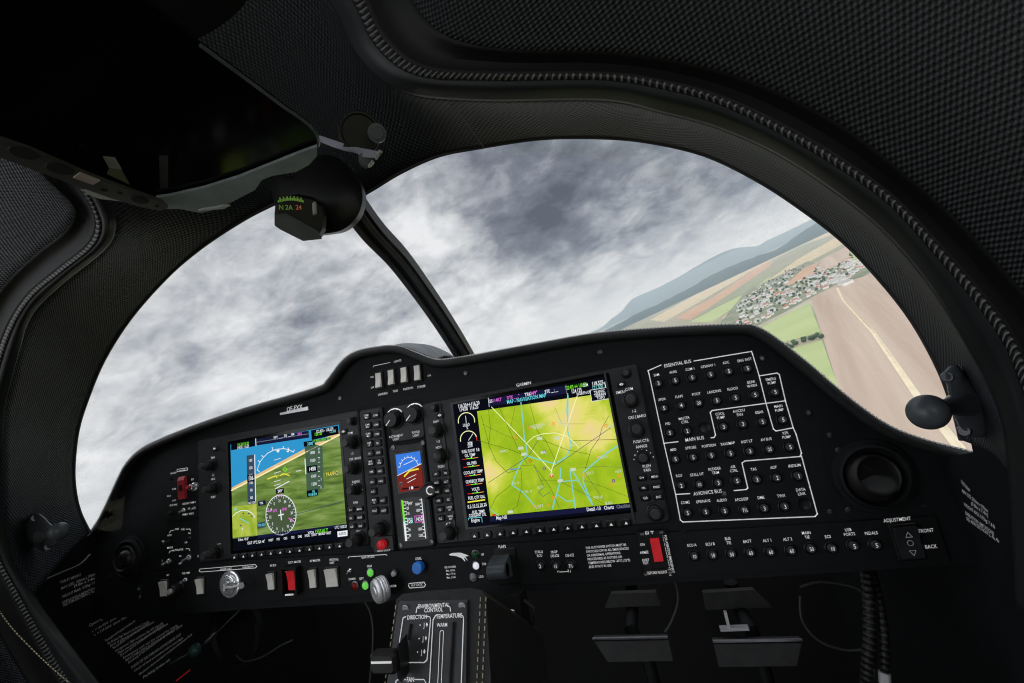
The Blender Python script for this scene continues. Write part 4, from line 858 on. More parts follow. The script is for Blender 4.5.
# ------------------------------------------------------------------ windscreen glass and centre post
gm = bpy.data.materials.new('windscreen_glass'); t = NT(gm)
tr = t.n('ShaderNodeBsdfTransparent'); tr.inputs[0].default_value = (.985, .99, .995, 1); gl = t.n('ShaderNodeBsdfGlossy', i_Roughness=.02); mx = t.n('ShaderNodeMixShader'); mx.inputs[0].default_value = .025
t.l(tr.outputs[0], mx.inputs[1]); t.l(gl.outputs[0], mx.inputs[2]); o = t.n('ShaderNodeOutputMaterial'); t.l(mx.outputs[0], o.inputs[0])
ring = catmull(inner, 2); bottom = [inner[-1].lerp(inner[0], i/12) for i in range(1, 12)]
loop = ring+bottom; ctr = Vector((.34, -.06, .06)); b = MB(); K_ = 10; n = len(loop)
for k in range(K_):
    f = 1-k/K_
    for p in loop: q = ctr.lerp(p, f); b.v.append(q+Vector((0, .36*(1-f*f), 0)))
b.v.append(ctr+Vector((0, .36, 0)))
for k in range(K_-1):
    for i in range(n): b.f.append((k*n+i, k*n+(i+1) % n, (k+1)*n+(i+1) % n, (k+1)*n+i)); b.m.append(0); b.sm.append(True)
for i in range(n): b.f.append(((K_-1)*n+i, (K_-1)*n+(i+1) % n, K_*n)); b.m.append(0); b.sm.append(True)
struct(b.build('window_1', gm), 'clear bubble windscreen')
pc = [PX(x, y, .345) for x, y in ((350,200),(372,230),(398,258),(424,293),(445,324),(464,355),(474,375))]
pc = catmull(pc, 5); t = thing('windscreen_centre_post', 'slender black curved post dividing the windscreen in two', 'post', pc[len(pc)//2])
def sweep(path, w0, w1, d, off=0.0, m=None, nm='post', par=None):
    b = MB(); n = len(path)
    for i, p in enumerate(path):
        a = path[max(i-1, 0)]; c = path[min(i+1, n-1)]; tg = (c-a).normalized(); nr = Vector((0, -tg.z, tg.y)); nr = nr if nr.y < 0 else -nr
        for x, y in ((w0, d*.4), (w0, d), (w0+(w1-w0)*.15, d*1.2), (w0+(w1-w0)*.85, d*1.2), (w1, d), (w1, d*.4), (w1, -d), (w0, -d)): b.v.append(p+Vector((x, 0, 0))+nr*(y+off))
    for i in range(n-1):
        for k in range(8): b.f.append((i*8+k, i*8+(k+1) % 8, (i+1)*8+(k+1) % 8, (i+1)*8+k)); b.m.append(0); b.sm.append(False)
    return b.build(nm, m, par)
M_post = mat('post_black', G(.012), .35)
sweep(pc, -.0165, .0165, .008, m=M_post, nm='post_beam', par=t)
sweep(pc, -.013, -.004, .004, .010, m=mat('post_trim', G(.05), .3), nm='edge_strip', par=t)
sweep(pc, .005, .012, .003, .010, m=MATS['post_trim'], nm='edge_strip', par=t)
# seam across the liner
b = MB(); b.tube([PK(x, y, yy)-Vector((0, .002, .003)) for x, y, yy in ((484,146,-.025),(474,132,-.07),(462,115,-.12),(452,103,-.16))], .0008, 6); struct(b.build('trim_7', M_groove), 'short seam across the woven liner')

# ------------------------------------------------------------------ compass
p = Vector((.345, -.185, .222)); t = thing('magnetic_compass', 'black magnetic compass housing hanging above the centre post', 'compass', p)
# shroud: shaped canopy behind the instrument, traced at the centre plane with true depth
def C_(x, y, yy): return PY(x, y, yy)
sh = [(274,192),(275,180),(283,175),(294,179),(304,173),(316,160),(334,156),(350,168),(361,186),(362,203),(356,218),(344,229),(330,233),(306,234),(284,222),(277,206)]
front = [C_(x, y, -.205) for x, y in sh]; cen = sum(front, Vector())/len(front)
f2 = [cen.lerp(q, .93)+Vector((0, -.008, 0)) for q in front]; back = [cen.lerp(q, .8)+Vector((-.006, .030, .012)) for q in front]
b = MB(); n = len(sh); cl = lambda r: catmull(r+[r[0]], 4)[:-1]
f3 = [cen.lerp(q, .62)+Vector((0, -.017, 0)) for q in front]; f4 = [cen.lerp(q, .25)+Vector((0, -.021, 0)) for q in front]; rings = [cl(f4), cl(f3), cl(f2), cl(front), cl([cen.lerp(q, .97)+Vector((-.003, .014, .004)) for q in front]), cl(back)]; nn = len(rings[0])
vs = [v for r in rings for v in r]; fs = [tuple(range(nn)), tuple(range(6*nn-1, 5*nn-1, -1))]
for k in range(5): fs += [(k*nn+i, (k+1)*nn+i, (k+1)*nn+(i+1) % nn, k*nn+(i+1) % nn) for i in range(nn)]
b.add(vs, fs, 0, True); b.build('housing', mat('compass_black', G(.009), .4), t)
# bowl (faceted front with window)
q = C_(303, 214.5, -.235); fr = ray(303, 213).normalized()*-1
dq = (q-CAM).length; o0 = [PD(x, y, dq-.012) for x, y in ((274.5,214),(275.5,203),(284,196),(298,194),(313,197),(323,205),(327,216),(326,230),(321,239),(304,241),(281,230),(274.5,225))]; c_0 = sum(o0, Vector())/12
b = MB(); r0 = [p_-fr*.03 for p_ in o0]; r2_ = [c_0.lerp(p_, .84)+fr*.013 for p_ in o0]; vs = r0+o0+r2_; b.add(vs, [tuple(range(11, -1, -1)), tuple(range(24, 36))]+[(k*12+i, k*12+(i+1) % 12, (k+1)*12+(i+1) % 12, (k+1)*12+i) for k in range(2) for i in range(12)]); bw = b.build('bowl', M_knob, t)
b = MB(); u = fr.cross(Vector((0, 0, 1))).normalized()*-1; w_ = u.cross(fr)*-1
if w_.z < 0: w_ = -w_
if u.x < 0: u = -u
c0 = q+fr*.0145
card = [c0+u*(.024*math.sin(a))+w_*(.010+.004*math.cos(a))+fr*(.004*math.cos(a)) for a in [-1.4+.2*i for i in range(15)]]
M_lum = mat('luminous_green', (.30, .60, .12, 1), .5, emit=((.5, 1, .1, 1), .05)); M_lum2 = mat('luminous_red', (.7, .2, .1, 1), .5, emit=((1, .25, .1, 1), .10))
for i, a in enumerate(card):
    k = .004 if i % 2 else .0022
    a = PD(278.5+i*1.75, 202.5-2.0*math.sin(i/14*PI), (q-CAM).length-.034); b.add([a-u*.0006, a+u*.0006, a+u*.0006+w_*k, a-u*.0006+w_*k], [(0, 1, 2, 3)])
for s, x, mi in (('N', 281, 0), ('2A', 289, 0), ('24', 298.5, 1)): b.text(s, PD(x, 207.3, (q-CAM).length-.034), .0044, mi, 'C', u, w_)
b.build('compass_card', [M_lum, M_lum2], bw)
b = MB(); b.box(PD(314.5, 208.5, (q-CAM).length-.034), (.0025, .001, .006), rot=Matrix.Rotation(-.5, 3, 'Z')); b.build('dial_plate', mat('plate_grey', G(.30), .5), bw)
b = MB()
f = [PD(x, y, (q-CAM).length-.036) for x, y in ((275,215),(275,226),(281,230),(303,241),(322,239),(318,231),(297,219),(285,213))]; b.prism(f, fr*-.016); b.build('lower_face', M_mount, t)

# ------------------------------------------------------------------ overhead sun visor
VZ = .19
def V(x, y, dz=0): return PZ(x, y, VZ+dz)
vis = [(-40,135),(30,152),(110,186),(165,206),(230,186),(300,155),(316,148),(318,138),(308,124),(280,104),(245,78),(200,45),(150,5),(110,-30),(-60,-60)]
M_vis = mat('tinted_visor', (.003, .003, .004, 1), .10, noise=.0, spec=.12)
t = thing('sun_visor', 'large dark tinted sun visor overhead with rounded corner and pale front strip', 'sun visor', V(200, 120))
b = MB(); b.prism([V(x, y) for x, y in vis], (0, 0, .003)); b.build('tinted_plate', M_vis, t)
b = MB(); e_ = catmull([V(x, y, -.0005) for x, y in vis[3:12]], 4); b.tube(e_, .0012, 6); b.build('rim', M_mount, t)
b = MB(); strip = [(156,198),(170,196),(205,188),(240,177),(275,163),(300,153),(317,147),(317,156),(309,165),(296,172),(272,176),(262,180),(255,190),(232,202),(210,211),(200,213),(180,209),(166,209)]
b.prism([PZ(x, y, VZ-.004) for x, y in strip], (0, 0, .0025)); b.build('front_strip', mat('strip_grey', G(.26, .25), .45), t)
b = MB(); b.prism([PZ(x, y, VZ-.010) for x, y in ((-20,132),(0,140),(30,150),(85,174),(110,184),(150,198),(163,203),(168,208),(160,211),(140,207),(110,198),(60,180),(20,165),(-20,150))], (0, 0, .003)); rl = b.build('side_rail', mat('rail_grey', G(.055), .4), t)
b = MB()
for x, y, r in ((24,153,.0075),(60,169,.0075),(140,200,.006),(104,190,.0022),(120,193,.0018),(157,206,.0018)):
    c0 = PZ(x, y, VZ-.0105); b.lathe(c0, (0, 0, -1), [(0, r), (.0003, r*.95)], 18)
b.each('slot', M_groove, rl)
b = MB(); b.prism([PZ(x, y, VZ-.012) for x, y in ((80,173),(100,181),(93,185),(73,178))], (0, 0, .001)); b.build('label_sticker', mat('sticker_pink', (.42, .34, .32, 1), .6), rl)
b = MB(); b.prism([PZ(x, y, VZ-.006) for x, y in ((50,171),(65,174),(84,184),(66,181),(51,176))], (0, 0, .001)); b.build('catch_plate', mat('catch_beige', (.42, .40, .34, 1), .5), rl)
b = MB(); b.prism([PZ(x, y, VZ-.007) for x, y in ((84,190),(104,192),(132,203),(118,201),(100,199),(86,194))], (0, 0, .0015)); b.build('hinge_bracket', mat('bracket_silver', (.45, .45, .47, 1), .4), t); b = MB(); b.prism([PZ(x, y, VZ-.006) for x, y in ((198,211),(210,210),(224,209),(230,206),(222,206),(214,208),(204,209))], (0, 0, .0015)); b.build('hinge_bracket', mat('bracket_silver', (.45, .45, .47, 1), .4), t)
b = MB(); b.prism([PZ(x, y, VZ-.001) for x, y in ((103,157),(115,158),(122,170),(109,168))], (0, 0, .0006)); b.prism([PZ(x, y, VZ-.001) for x, y in ((109,169),(122,171),(130,185),(107,174))], (0, 0, .0006), 1); b.build('folded_tab', [mat('tab_grey', G(.30), .6), mat('tab_olive', (.16, .17, .10, 1), .6)], t)
b = MB(); b.prism([PZ(x, y, VZ-.001) for x, y in ((159,156),(168,156),(168,188),(160,189))], (0, 0, .0006)); b.build('ruler_label', mat('ruler_grey', G(.035), .6), t)
# latch right of the visor
t = thing('canopy_latch', 'dark metal canopy latch lever on the woven liner right of visor', 'latch', PK(352, 148, -.19))
def LK(x, y, d=0): q = PK(x, y, -.20); return q+(CAM-q).normalized()*d
b = MB(); pts = [(317,137),(320,134),(345,142),(349,148),(347,150)]; tz = (CAM-LK(350, 150)).normalized()
b.prism([LK(x, y, .006) for x, y in ((316,138),(320,135.5),(344,143.5),(343,147),(356,147),(377,151),(380,150),(382,152),(374,158),(362,157),(356,153),(345,151),(330,146),(318,141))], tz*-.006); b.build('lever_arm', M_dark_metal, t)
b = MB(); b.lathe(LK(377, 133, .0), tz, [(0, .0075), (.002, .0072), (.0022, .005), (.003, .0045), (.003, .002)], 20, smooth=False); b.build('pivot', M_mount, t)
b = MB(); b.lathe(LK(366, 160, .0), tz, [(0, .0062), (.003, .006), (.0035, .004)], 20, smooth=False); b.build('roller', M_mount, t)
b = MB(); b.lathe(LK(360, 133, -.002), tz, [(0, .0165), (.001, .016), (.001, .0145), (-.001, .012)], 28, smooth=False); b.build('cup', M_knob, t)
b = MB(); b.box(LK(378, 154.5, .008), (.004, .001, .0012), rot=Matrix.Rotation(-.75, 3, 'Y')); b.box(LK(371, 164, .008), (.003, .001, .001), rot=Matrix.Rotation(-.6, 3, 'Y')); b.each('bright_edge', M_chrome, t)

# ------------------------------------------------------------------ ball mounts on the liner
def ballmount(label, plate, bolts, root_px, ball_px, y0, lift, r, rr):
    pl_ = [PK(x, y, y0) for x, y in plate]; c0 = sum(pl_, Vector())/len(pl_); nrm = (CAM-c0).normalized()
    t = thing('ball_mount', label, 'ball mount', c0)
    def lk(x, y, d): q = PK(x, y, y0); return q+(CAM-q).normalized()*d
    base = catmull(pl_+[pl_[0]], 4)[:-1]; n = len(base); b = MB()
    cs = lambda f, d: [c0.lerp(p, f)+nrm*d for p in base]
    rg = [cs(1.0, 0), cs(1.0, .006), cs(.93, .010), cs(.75, .0125), cs(.4, .014)]; vs = [v for q in rg for v in q]; fs = [tuple(range(n-1, -1, -1)), tuple(range(4*n, 5*n))]
    for k in range(4): fs += [(k*n+i, k*n+(i+1) % n, (k+1)*n+(i+1) % n, (k+1)*n+i) for i in range(n)]
    b.add(vs, fs, 0, True); b.build('base_plate', M_mount, t)
    a = lk(*root_px, .008); z = PD(ball_px[0], ball_px[1], (a-CAM).length-lift)
    b = MB(); b.tube([a, a.lerp(z, .35), a.lerp(z, .7), z], rr, 20, radii=[rr*2.0, rr*1.25, rr, rr]); b.build('stem', M_mount, t)
    b = MB(); b.sphere(z, r, nu=40, nv=24); b.build('ball', M_mount, t)
    b = MB()
    for x, y in bolts: 
        q = lk(x, y, .009); b.lathe(q, nrm, [(-.004, .0048), (.001, .0046), (.002, .0038), (.002, .0026), (.0006, .0024)], 18)
    b.each('bolt', M_dark_metal, t)
ballmount('matte black ball mount in front of the brown field on the right', [(944,372),(950,366),(958,366),(966,376),(978,392),(990,408),(992,422),(985,435),(972,436),(960,428),(952,410),(948,392)], [(947,377),(964,431)], (964,403), (928,412), -.085, .048, .0138, .0058)
ballmount('matte black ball mount on the woven liner at lower left', [(27,517),(33,513),(40,514),(50,523),(58,532),(58,542),(50,549),(42,550),(30,543),(24,536)], [(35,518),(48,547)], (42,536), (58,531.5), -.13, .022, .0118, .0052)

# ------------------------------------------------------------------ placards on side walls (thin printed film)
def placard(label, lines, xw, ay_sign, name='placard'):
    b = MB(); 
    for s, px, py, px2, py2, h in lines:
        a = PX(px, py, xw); e = PX(px2, py2, xw); ax = (e-a); w = ax.length/(TXH[0]*TXW[0]); ax.normalize(); ay = Vector((0, -ax.z, ax.y)); ay = ay if ay.z > 0 else -ay
        vs, fs, gw = glyphs(s); k = h/.7; b.text(s, a, h, 0, 'L', ax, ay, sx=w/(gw*k))
    o = b.build(name, M_dimw); tag(o, label, 'placard')
LW = -.3035
rows1 = [('TABLET MOUNT', 60, 582.5, 81, 574.5), ('MAX SIZE:  250mm x 190mm', 61, 588.5, 96, 573.5), ('          (9.8in x 7.4in)', 62, 591, 96, 577.5), ('WEIGHT MAX:  0.75kg / 1.6 lb', 62, 597, 98, 581), ('OPERATION LIMITATIONS', 62, 603, 96, 587.5), ('SEE AFM SECTION 2, 4a, 4b', 63, 605.5, 98, 589)]
placard('small white tablet mount text high on the lower left wall', [(s, a, b_, c, d, .0042) for s, a, b_, c, d in rows1], LW, 1)
rows2 = [('Operating manoeuvring speeds:', 89, 625.5, 128, 604, .0050), ('v  = 126 KIAS  above 1700 kg / 3748 lb', 92, 631.5, 135, 606.5, .0042), ('v  = 119 KIAS  above 1400 kg / 3086 lb', 94, 635, 140, 609, .0042)]
words = ['This aeroplane must be operated in compliance with', 'the Airplane Flight Manual in the Normal Category', 'form of placards markings and manuals', 'No aerobatic manoeuvres including spins', 'are approved. Flight conditions: Day VFR Night IFR', 'Flight into known icing see manual supplement', 'Do not operate below minimum temperature', 'Emergency exit see the manual for details', 'MAX OPERATING ALTITUDE AND WEIGHT LIMITS', 'Smoking is not allowed in this aeroplane at all']
L0 = (105, 640); L1 = (140, 620.5); M0 = (128, 663); M1_ = (184, 626)
for i in range(10):
    f = i/9; rows2.append((words[i], 105+f*23, 641+f*22, 141+f*43+(3 if i % 3 else -6), 620.5+f*5.5, .0042))
rows2 += [('SWITCH OFF FUEL PUMPS AND AVIONICS BEFORE START', 131, 668, 181, 634, .0048), ('Check oil level and coolant before every flight', 134, 671, 183, 637.5, .0042), ('Maximum demonstrated crosswind component 25 kt', 139, 674.5, 192, 634, .0042), ('Parking brake set', 143, 677.5, 170, 659, .0048)]
placard('long block of small white speed and operation text on lower left wall', rows2, LW, 1)
RW = .9288
placard('short white text lines high on the right side wall', [('TABLET MOUNT', 961, 481, 970, 491, .004), ('MAX SIZE: 250mm x 190mm', 962, 490.5, 988, 511, .004), ('(9.8in x 7.4in)', 971, 503, 988, 515, .004), ('WEIGHT MAX: 0.75kg / 1.6 lb', 964, 504, 995, 527, .004), ('OPERATION LIMITATIONS', 965, 512.5, 994, 534, .004), ('SEE AFM SECTION 2, 4a, 4b', 966, 518, 999, 541, .004)], RW, 1)
b = MB(); a = PX(176, 681, LW); c = PX(190, 670, LW); b.tube([a, c], .0008, 5); tag(b.build('red_marking', M_red), 'short thin red line at the bottom end of the left placards', 'marking')

# ------------------------------------------------------------------ centre console (environmental control)
def PE(px, py, d=0.0, sl=.45):
    dd = ray(px, py); y0 = -.012-d; t_ = (y0-sl*(CAM.z+.243)-CAM.y)/(dd.y-sl*dd.z); q = CAM+dd*t_; return q
def PEq(px, py, d=0): return PE(px, py, d, -(-.45))
t = thing('centre_console', 'black leather centre console with the environmental control plate', 'console', PE(440, 640))
ex0 = [PE(x, y) for x, y in ((396,600),(402,594),(425,591),(470,588),(482,590),(486,596),(492,700),(385,700))]
b = MB(); b.prism(ex0, (0, .16, -.10)); b.build('body', M_leather, t)
b = MB(); b.prism([PE(x, y, .0005) for x, y in ((400,601),(468,599.5),(467,700),(386,700))], (0, -.0035, -.0015)); b.build('plate', M_tab, t)
b = MB(); up_ = (PE(440, 600)-PE(440, 660)).normalized()
def le(pts, w=.0013, closed=False, d=.0048):
    q = [PE(x, y, d) for x, y in pts]
    for a, c in zip(q, q[1:]):
        dd = (c-a).normalized(); s_ = dd.cross(Vector((0, -1, -.45)).normalized())*w*.5; b.add([a-s_, a+s_, c+s_, c-s_], [(0, 1, 2, 3)])
le([(400,645),(399.5,641),(403,618),(406,616.5)]); le([(426,616),(430,617),(430.5,620),(427,660),(424,662.5),(400,662.5)]); le([(429,690),(433,620),(435.5,615.5),(437,615)]); le([(460,614.5),(463,616),(463.5,619),(461,690)])
le([(416,613),(417,607.5),(420,606)]); le([(447,605.5),(450,607),(450.5,611.5)]); le([(395,690),(396,681),(398,679.5),(406,679.5)]); le([(414.5,679.5),(424,679.5),(426,683),(426,690)])
le([(437,700),(440,632),(441,630.5),(443,630.5),(443.5,632),(440.5,700)], .0008)
def te(s, x, y, h): b.text(s, PE(x, y, .0048), h*.85, 0, 'C', Vector((1, 0, 0)), up_, sx=.95)
te('ENVIRONMENTAL', 433.5, 605.5, .0042); te('CONTROL', 433.5, 609.8, .0042); te('DIRECTION', 417, 617, .0042); te('TEMPERATURE', 449, 615.8, .0042); te('WARM', 442, 624.8, .0036); te('FAN', 410.3, 679.5, .0042)
for x, y in ((424,625),(423,638.5),(421.5,652)): te('•', x-4, y, .0045); te('J', x, y, .0045); te('♦', x+2.5, y-.5, .003)
b.build('lettering', M_white, t)
b = MB()
for pts in ([(410.5,624),(408,640)], [(453.5,622),(449,700)]):
    q = [PE(x, y, .005) for x, y in pts]; b.tube(q, .0013, 6)
b.each('slot', M_groove, t)
b = MB()
for x, y in ((405.5,608),(462,605.5)): b.lathe(PE(x, y, .004), (0, -1, -.45), [(0, .0034), (.001, .0032), (.0005, .0018)], 16)
b.each('screw', M_alu, t)
b = MB(); 
for (a0, a1) in (((396,605),(384,690)), ((480.5,597),(476.5,690)), ((486,597),(482,690))):
    p0, p1 = PE(*a0, .001), PE(*a1, .001); nst = int((p1-p0).length/.0055)
    for i in range(nst): b.tube([p0.lerp(p1, i/nst), p0.lerp(p1, (i+.6)/nst)], .0005, 5)
b.build('stitching', M_thread, t, kind='stuff')
p = PE(409, 652, .004); b = MB(); b.prism([p+Vector(v) for v in ((-.004, 0, .010), (.001, -.002, .016), (.001, -.002, -.014), (-.004, 0, -.012))], (.003, -.020, .0)); b.box(p+Vector((-.010, -.022, .003)), (.0125, .006, .0085), bev=.002); lv = b.build('direction_lever', M_knob, t)
b = MB(); b.box(p+Vector((-.010, -.0285, .005)), (.010, .0004, .0008)); b.build('white_line', M_white, lv)

# ------------------------------------------------------------------ things below the panel
def pedal(label, up_px, lo_px, yy):
    q = [PY(x, y, yy) for x, y in lo_px]; t = thing('rudder_pedal', label, 'pedal', sum(q, Vector())/4)
    b = MB(); b.prism(q, (0, .014, 0)); b.build('foot_plate', M_pedal, t)
    b = MB(); m_ = (q[0]+q[1])/2; b.tube([q[0]+Vector((0, -.002, .001)), q[1]+Vector((0, -.002, .001))], .003, 8); b.build('edge_roll', M_dark_metal, t)
    r = [PY(x, y, yy+.07) for x, y in up_px]; b = MB(); b.prism(r, (0, .014, 0)); b.build('brake_plate', M_pedal, t)
    b = MB(); m2 = (r[2]+r[3])/2; m3 = (q[2]+q[3])/2; b.tube([m2+Vector((0, .03, .03)), m2+Vector((0, .035, 0)), m_+Vector((0, .035, 0)), m3+Vector((.01, .03, -.01)), m3+Vector((.015, .03, -.12))], .011, 10); b.build('arm', M_strip, t)
pedal('left grey rudder pedal plates in the dark right footwell', [(611,594),(656,592.5),(661,605.5),(605,608)], [(593,639.5),(668,638),(673,661),(608,662)], .20)
pedal('right grey rudder pedal plates in the dark right footwell', [(703,593),(754,590),(772,607.5),(706,610)], [(713,642),(802,640.5),(797,666),(719,667)], .20)
b = MB(); b.box(PY(734, 628, .22), (.020, .006, .002)); b.box(PY(727, 620, .22), (.002, .004, .012)); tag(b.build('pedal_crossbar', M_alu), 'thin bright metal crossbar between the right pedal plates', 'bar')
# alternate air lever
q = [PY(x, y, -.045) for x, y in ((502,598),(519,596),(525,640),(508,645))]; t = thing('alternate_air_lever', 'black lever box marked ALTERNATE AIR beside the console', 'lever', sum(q, Vector())/4)
b = MB(); b.prism(q, (0, .03, 0)); b.build('box', M_knob, t)
ax = (q[3]-q[0]).normalized(); b = MB(); b.text('ALTERNATE', PY(512.5, 609, -.0455), .0046, 0, 'L', ax, Vector((-ax.z, 0, ax.x)), sx=.82); b.text('AIR', PY(509.8, 627, -.0455), .0040, 0, 'L', ax, Vector((-ax.z, 0, ax.x)), sx=.9); b.build('lettering', M_white, t)
b = MB(); b.tube([PY(524, 600, -.04), PY(534, 608, -.04), PY(533, 622, -.04), PY(525, 632, -.04)], .002, 8); b.build('handle_loop', M_knob, t)
# hoses and cables
M_braid = rib_mat('braided_hose', G(.006), G(.03), .006)
def cable(name, label, pts, r, m, cat='cable', extra=None):
    t = catmull(pts, 8); b = MB(); b.tube(t, r, 10); nk = 10
    Ls = [0.0]
    for i in range(1, len(t)): Ls.append(Ls[-1]+(t[i]-t[i-1]).length)
    for i in range(len(t)):
        for k in range(nk): b.uv[i*nk+k] = (Ls[i], k/nk*.03)
    o = b.build(name, m); tag(o, label, cat); return o
cable('braided_hose', 'thick braided black hose hanging below the strip at lower right', [PY(x, y, yy) for x, y, yy in ((864,560,.03),(868,590,.01),(870,630,0),(868,665,0),(866,700,.01))], .0060, M_braid, 'hose')
o = cable('braided_hose', 'thinner braided black hose with a white band at lower right', [PY(x, y, yy) for x, y, yy in ((872,570,.03),(880,605,.01),(884,635,0),(885,665,0),(886,700,.01))], .0042, M_braid, 'hose')
b = MB(); q0, q1 = PY(884.5, 672, 0), PY(885, 684, 0); b.tube([q0, q1], .0052, 12); w_ = b.build('white_band', mat('band_white', G(.45), .6), o)
for lab, pts in (('thin black cable looping beside the gear lever below the panel', [(358,592,.03),(370,612,.03),(373,640,.03),(369,690,.03)]), ('thin black cable loop below the panel left of the pedals', [(675,580,.06),(678,600,.06),(672,620,.06),(665,632,.06)]), ('long thin cable curve in the right footwell', [(800,596,.1),(802,620,.1),(818,640,.1),(845,650,.1),(875,648,.1)]), ('thin cable arc hanging under the right end of strip', [(800,587,.1),(820,582,.1),(850,586,.1),(866,594,.1)]), ('faint cable curve low in the left footwell', [(236,655,.1),(245,661,.1),(262,657,.1),(280,646,.1),(293,640,.1)])):
    cable('cable', lab, [PY(*p_) for p_ in pts], .0013, mat('cable_grey', G(.06), .4))
# left lever with green knob
t = thing('park_brake_lever', 'thin rod with a dark green round knob at the lower left', 'lever', PY(197, 650, .02))
b = MB(); b.tube([PY(250, 600, .05), PY(222, 628, .03), PY(203, 645, .02)], .0016, 8); b.tube([PY(216, 633, .028), PY(206, 643, .02)], .0035, 8); b.build('rod', M_dark_metal, t)
b = MB(); b.sphere(PY(195, 650, .015), .009, nu=24, nv=14); b.build('knob', mat('green_black_knob', (.02, .06, .05, 1), .3), t)
b = MB(); b.tube([PY(188, 654, .01), PY(170, 664, 0)], .0012, 6); b.build('tail_wire', M_dark_metal, t)
b = MB(); b.lathe(PY(238, 632, .12), (0, -1, 0), [(0, .06), (.01, .058), (.012, .05), (.006, .045)], 32); tag(b.build('fan_housing', M_strip), 'faint round dark housing deep in the left footwell', 'housing')

# ================================================================== OUTSIDE: banked horizon, plain, hills, village
E3 = Vector((-0.22912, -0.21433, 0.94951)).normalized()
fw = ray(512, 341.5); E2 = (fw - E3*fw.dot(E3)).normalized(); E1 = E2.cross(E3)
GR = Matrix((E1, E2, E3)).transposed()
H = 150.0
def Gd(px, py, dz=0.0):
    d = ray(px, py); k = d.dot(E3)
    return CAM + d*((-(H-dz))/k)
def Gxy(x, y, z=0): return CAM + E1*x + E2*y + E3*(z-H)
def toG(p): q = p-CAM; return q.dot(E1), q.dot(E2), q.dot(E3)+H
def land_mat(name, stops, scale, stripe=None, rough=.95, detail=5):
    m = bpy.data.materials.new(name); t = NT(m); tc = t.n('ShaderNodeTexCoord'); mp = t.n('ShaderNodeMapping'); t.l(tc.outputs['Object'], mp.inputs[0])
    # rotate into the ground's own axes
    mp.inputs['Rotation'].default_value = (0, 0, 0); 
    def dot(v):
        n = t.n('ShaderNodeVectorMath', operation='DOT_PRODUCT'); t.l(tc.outputs['Object'], n.inputs[0]); n.inputs[1].default_value = v; return n.outputs['Value']
    a = dot(E1); c = dot(E2); cb = t.n('ShaderNodeCombineXYZ')
    if stripe:
        th, k = stripe; ca, sa = math.cos(th), math.sin(th)
        along = t.math('ADD', t.math('MULTIPLY', a, ca), t.math('MULTIPLY', c, sa)); cross = t.math('SUBTRACT', t.math('MULTIPLY', c, ca), t.math('MULTIPLY', a, sa))
        t.l(t.math('MULTIPLY', along, k), cb.inputs[0]); t.l(cross, cb.inputs[1])
    else: t.l(a, cb.inputs[0]); t.l(c, cb.inputs[1])
    nz = t.n('ShaderNodeTexNoise', i_Scale=scale, i_Detail=float(detail), i_Roughness=.6); t.l(cb.outputs[0], nz.inputs['Vector'])
    b = t.n('ShaderNodeBsdfDiffuse'); t.l(t.ramp(nz.outputs[0], stops), b.inputs[0]); o = t.n('ShaderNodeOutputMaterial'); t.l(b.outputs[0], o.inputs[0]); return m
Z = lambda r, g, b_: (r, g, b_, 1)
M_plain = land_mat('plain_land', [(.3, Z(.14, .16, .10)), (.45, Z(.34, .30, .22)), (.55, Z(.24, .26, .16)), (.7, Z(.46, .41, .32))], .0012)
M_plough = land_mat('ploughed_soil', [(.25, Z(.36, .255, .19)), (.5, Z(.47, .345, .265)), (.8, Z(.58, .44, .34))], .02, stripe=(0, .05))
M_green = land_mat('green_crop', [(.3, Z(.34, .40, .18)), (.7, Z(.42, .47, .23))], .01)
M_orange = land_mat('bare_soil', [(.3, Z(.42, .25, .16)), (.7, Z(.52, .35, .23))], .01)
M_stub = land_mat('stubble', [(.3, Z(.45, .36, .22)), (.7, Z(.56, .47, .32))], .01)
M_track = land_mat('track_dust', [(.3, Z(.62, .52, .36)), (.7, Z(.72, .63, .45))], .05)
M_forest = land_mat('hill_forest', [(.3, Z(.02, .036, .03)), (.7, Z(.05, .07, .05))], .002)
M_vill = land_mat('village_ground', [(.3, Z(.12, .16, .08)), (.6, Z(.28, .27, .20))], .02)
b = MB(); q = [Gxy(-30000, -3000), Gxy(30000, -3000), Gxy(30000, 34000), Gxy(-30000, 34000)]; b.poly(q)
struct(b.build('ground', M_plain), 'wide farmed plain below the aircraft')
# direction of the furrows / track on the ground
g0, g1 = toG(Gd(843, 300)), toG(Gd(957, 448)); th = math.atan2(g1[1]-g0[1], g1[0]-g0[0])
M_plough = land_mat('ploughed_soil_rows', [(.25, Z(.34, .255, .19)), (.5, Z(.44, .345, .27)), (.8, Z(.53, .43, .34))], .03, stripe=(th, .03))
def field(label, pts, m, z, nm='field'):
    b = MB(); q = [Gd(x, y, z) for x, y in pts]; b.prism(q, E3*-.2); return struct(b.build(nm, m), label)
field('large brown ploughed field on the right', [(810.5,298),(838,285),(862,277),(880,268),(900,262),(1100,400),(1200,620),(1000,640),(900,600),(860,470),(836,380)], M_plough, .5)
field('green field between the village and the row of trees', [(750,336),(764,326),(809,303),(815,318),(821,332),(788,341),(766,348)], M_green, .6)
field('yellow green field below the row of trees', [(780,352),(822,340),(836,380),(856,440),(830,470),(770,400)], M_green, .55)
field('orange bare field beyond the village', [(783,287),(803,269),(818.4,261.5),(813.3,274),(796,282.3)], M_orange, .6)
field('pale ploughed strips beyond the orange field', [(820.5,259.7),(849,245.2),(850,260.8),(817.4,273)], M_plough, .6)
field('small green field at the windscreen edge', [(850,246),(862,252),(870,266),(850,262)], M_green, .6)
field('pale stubble strip beyond the village', [(722,318),(765,282),(800,258),(845,232),(850,240),(805,264),(775,287),(730,322)], M_stub, .3)
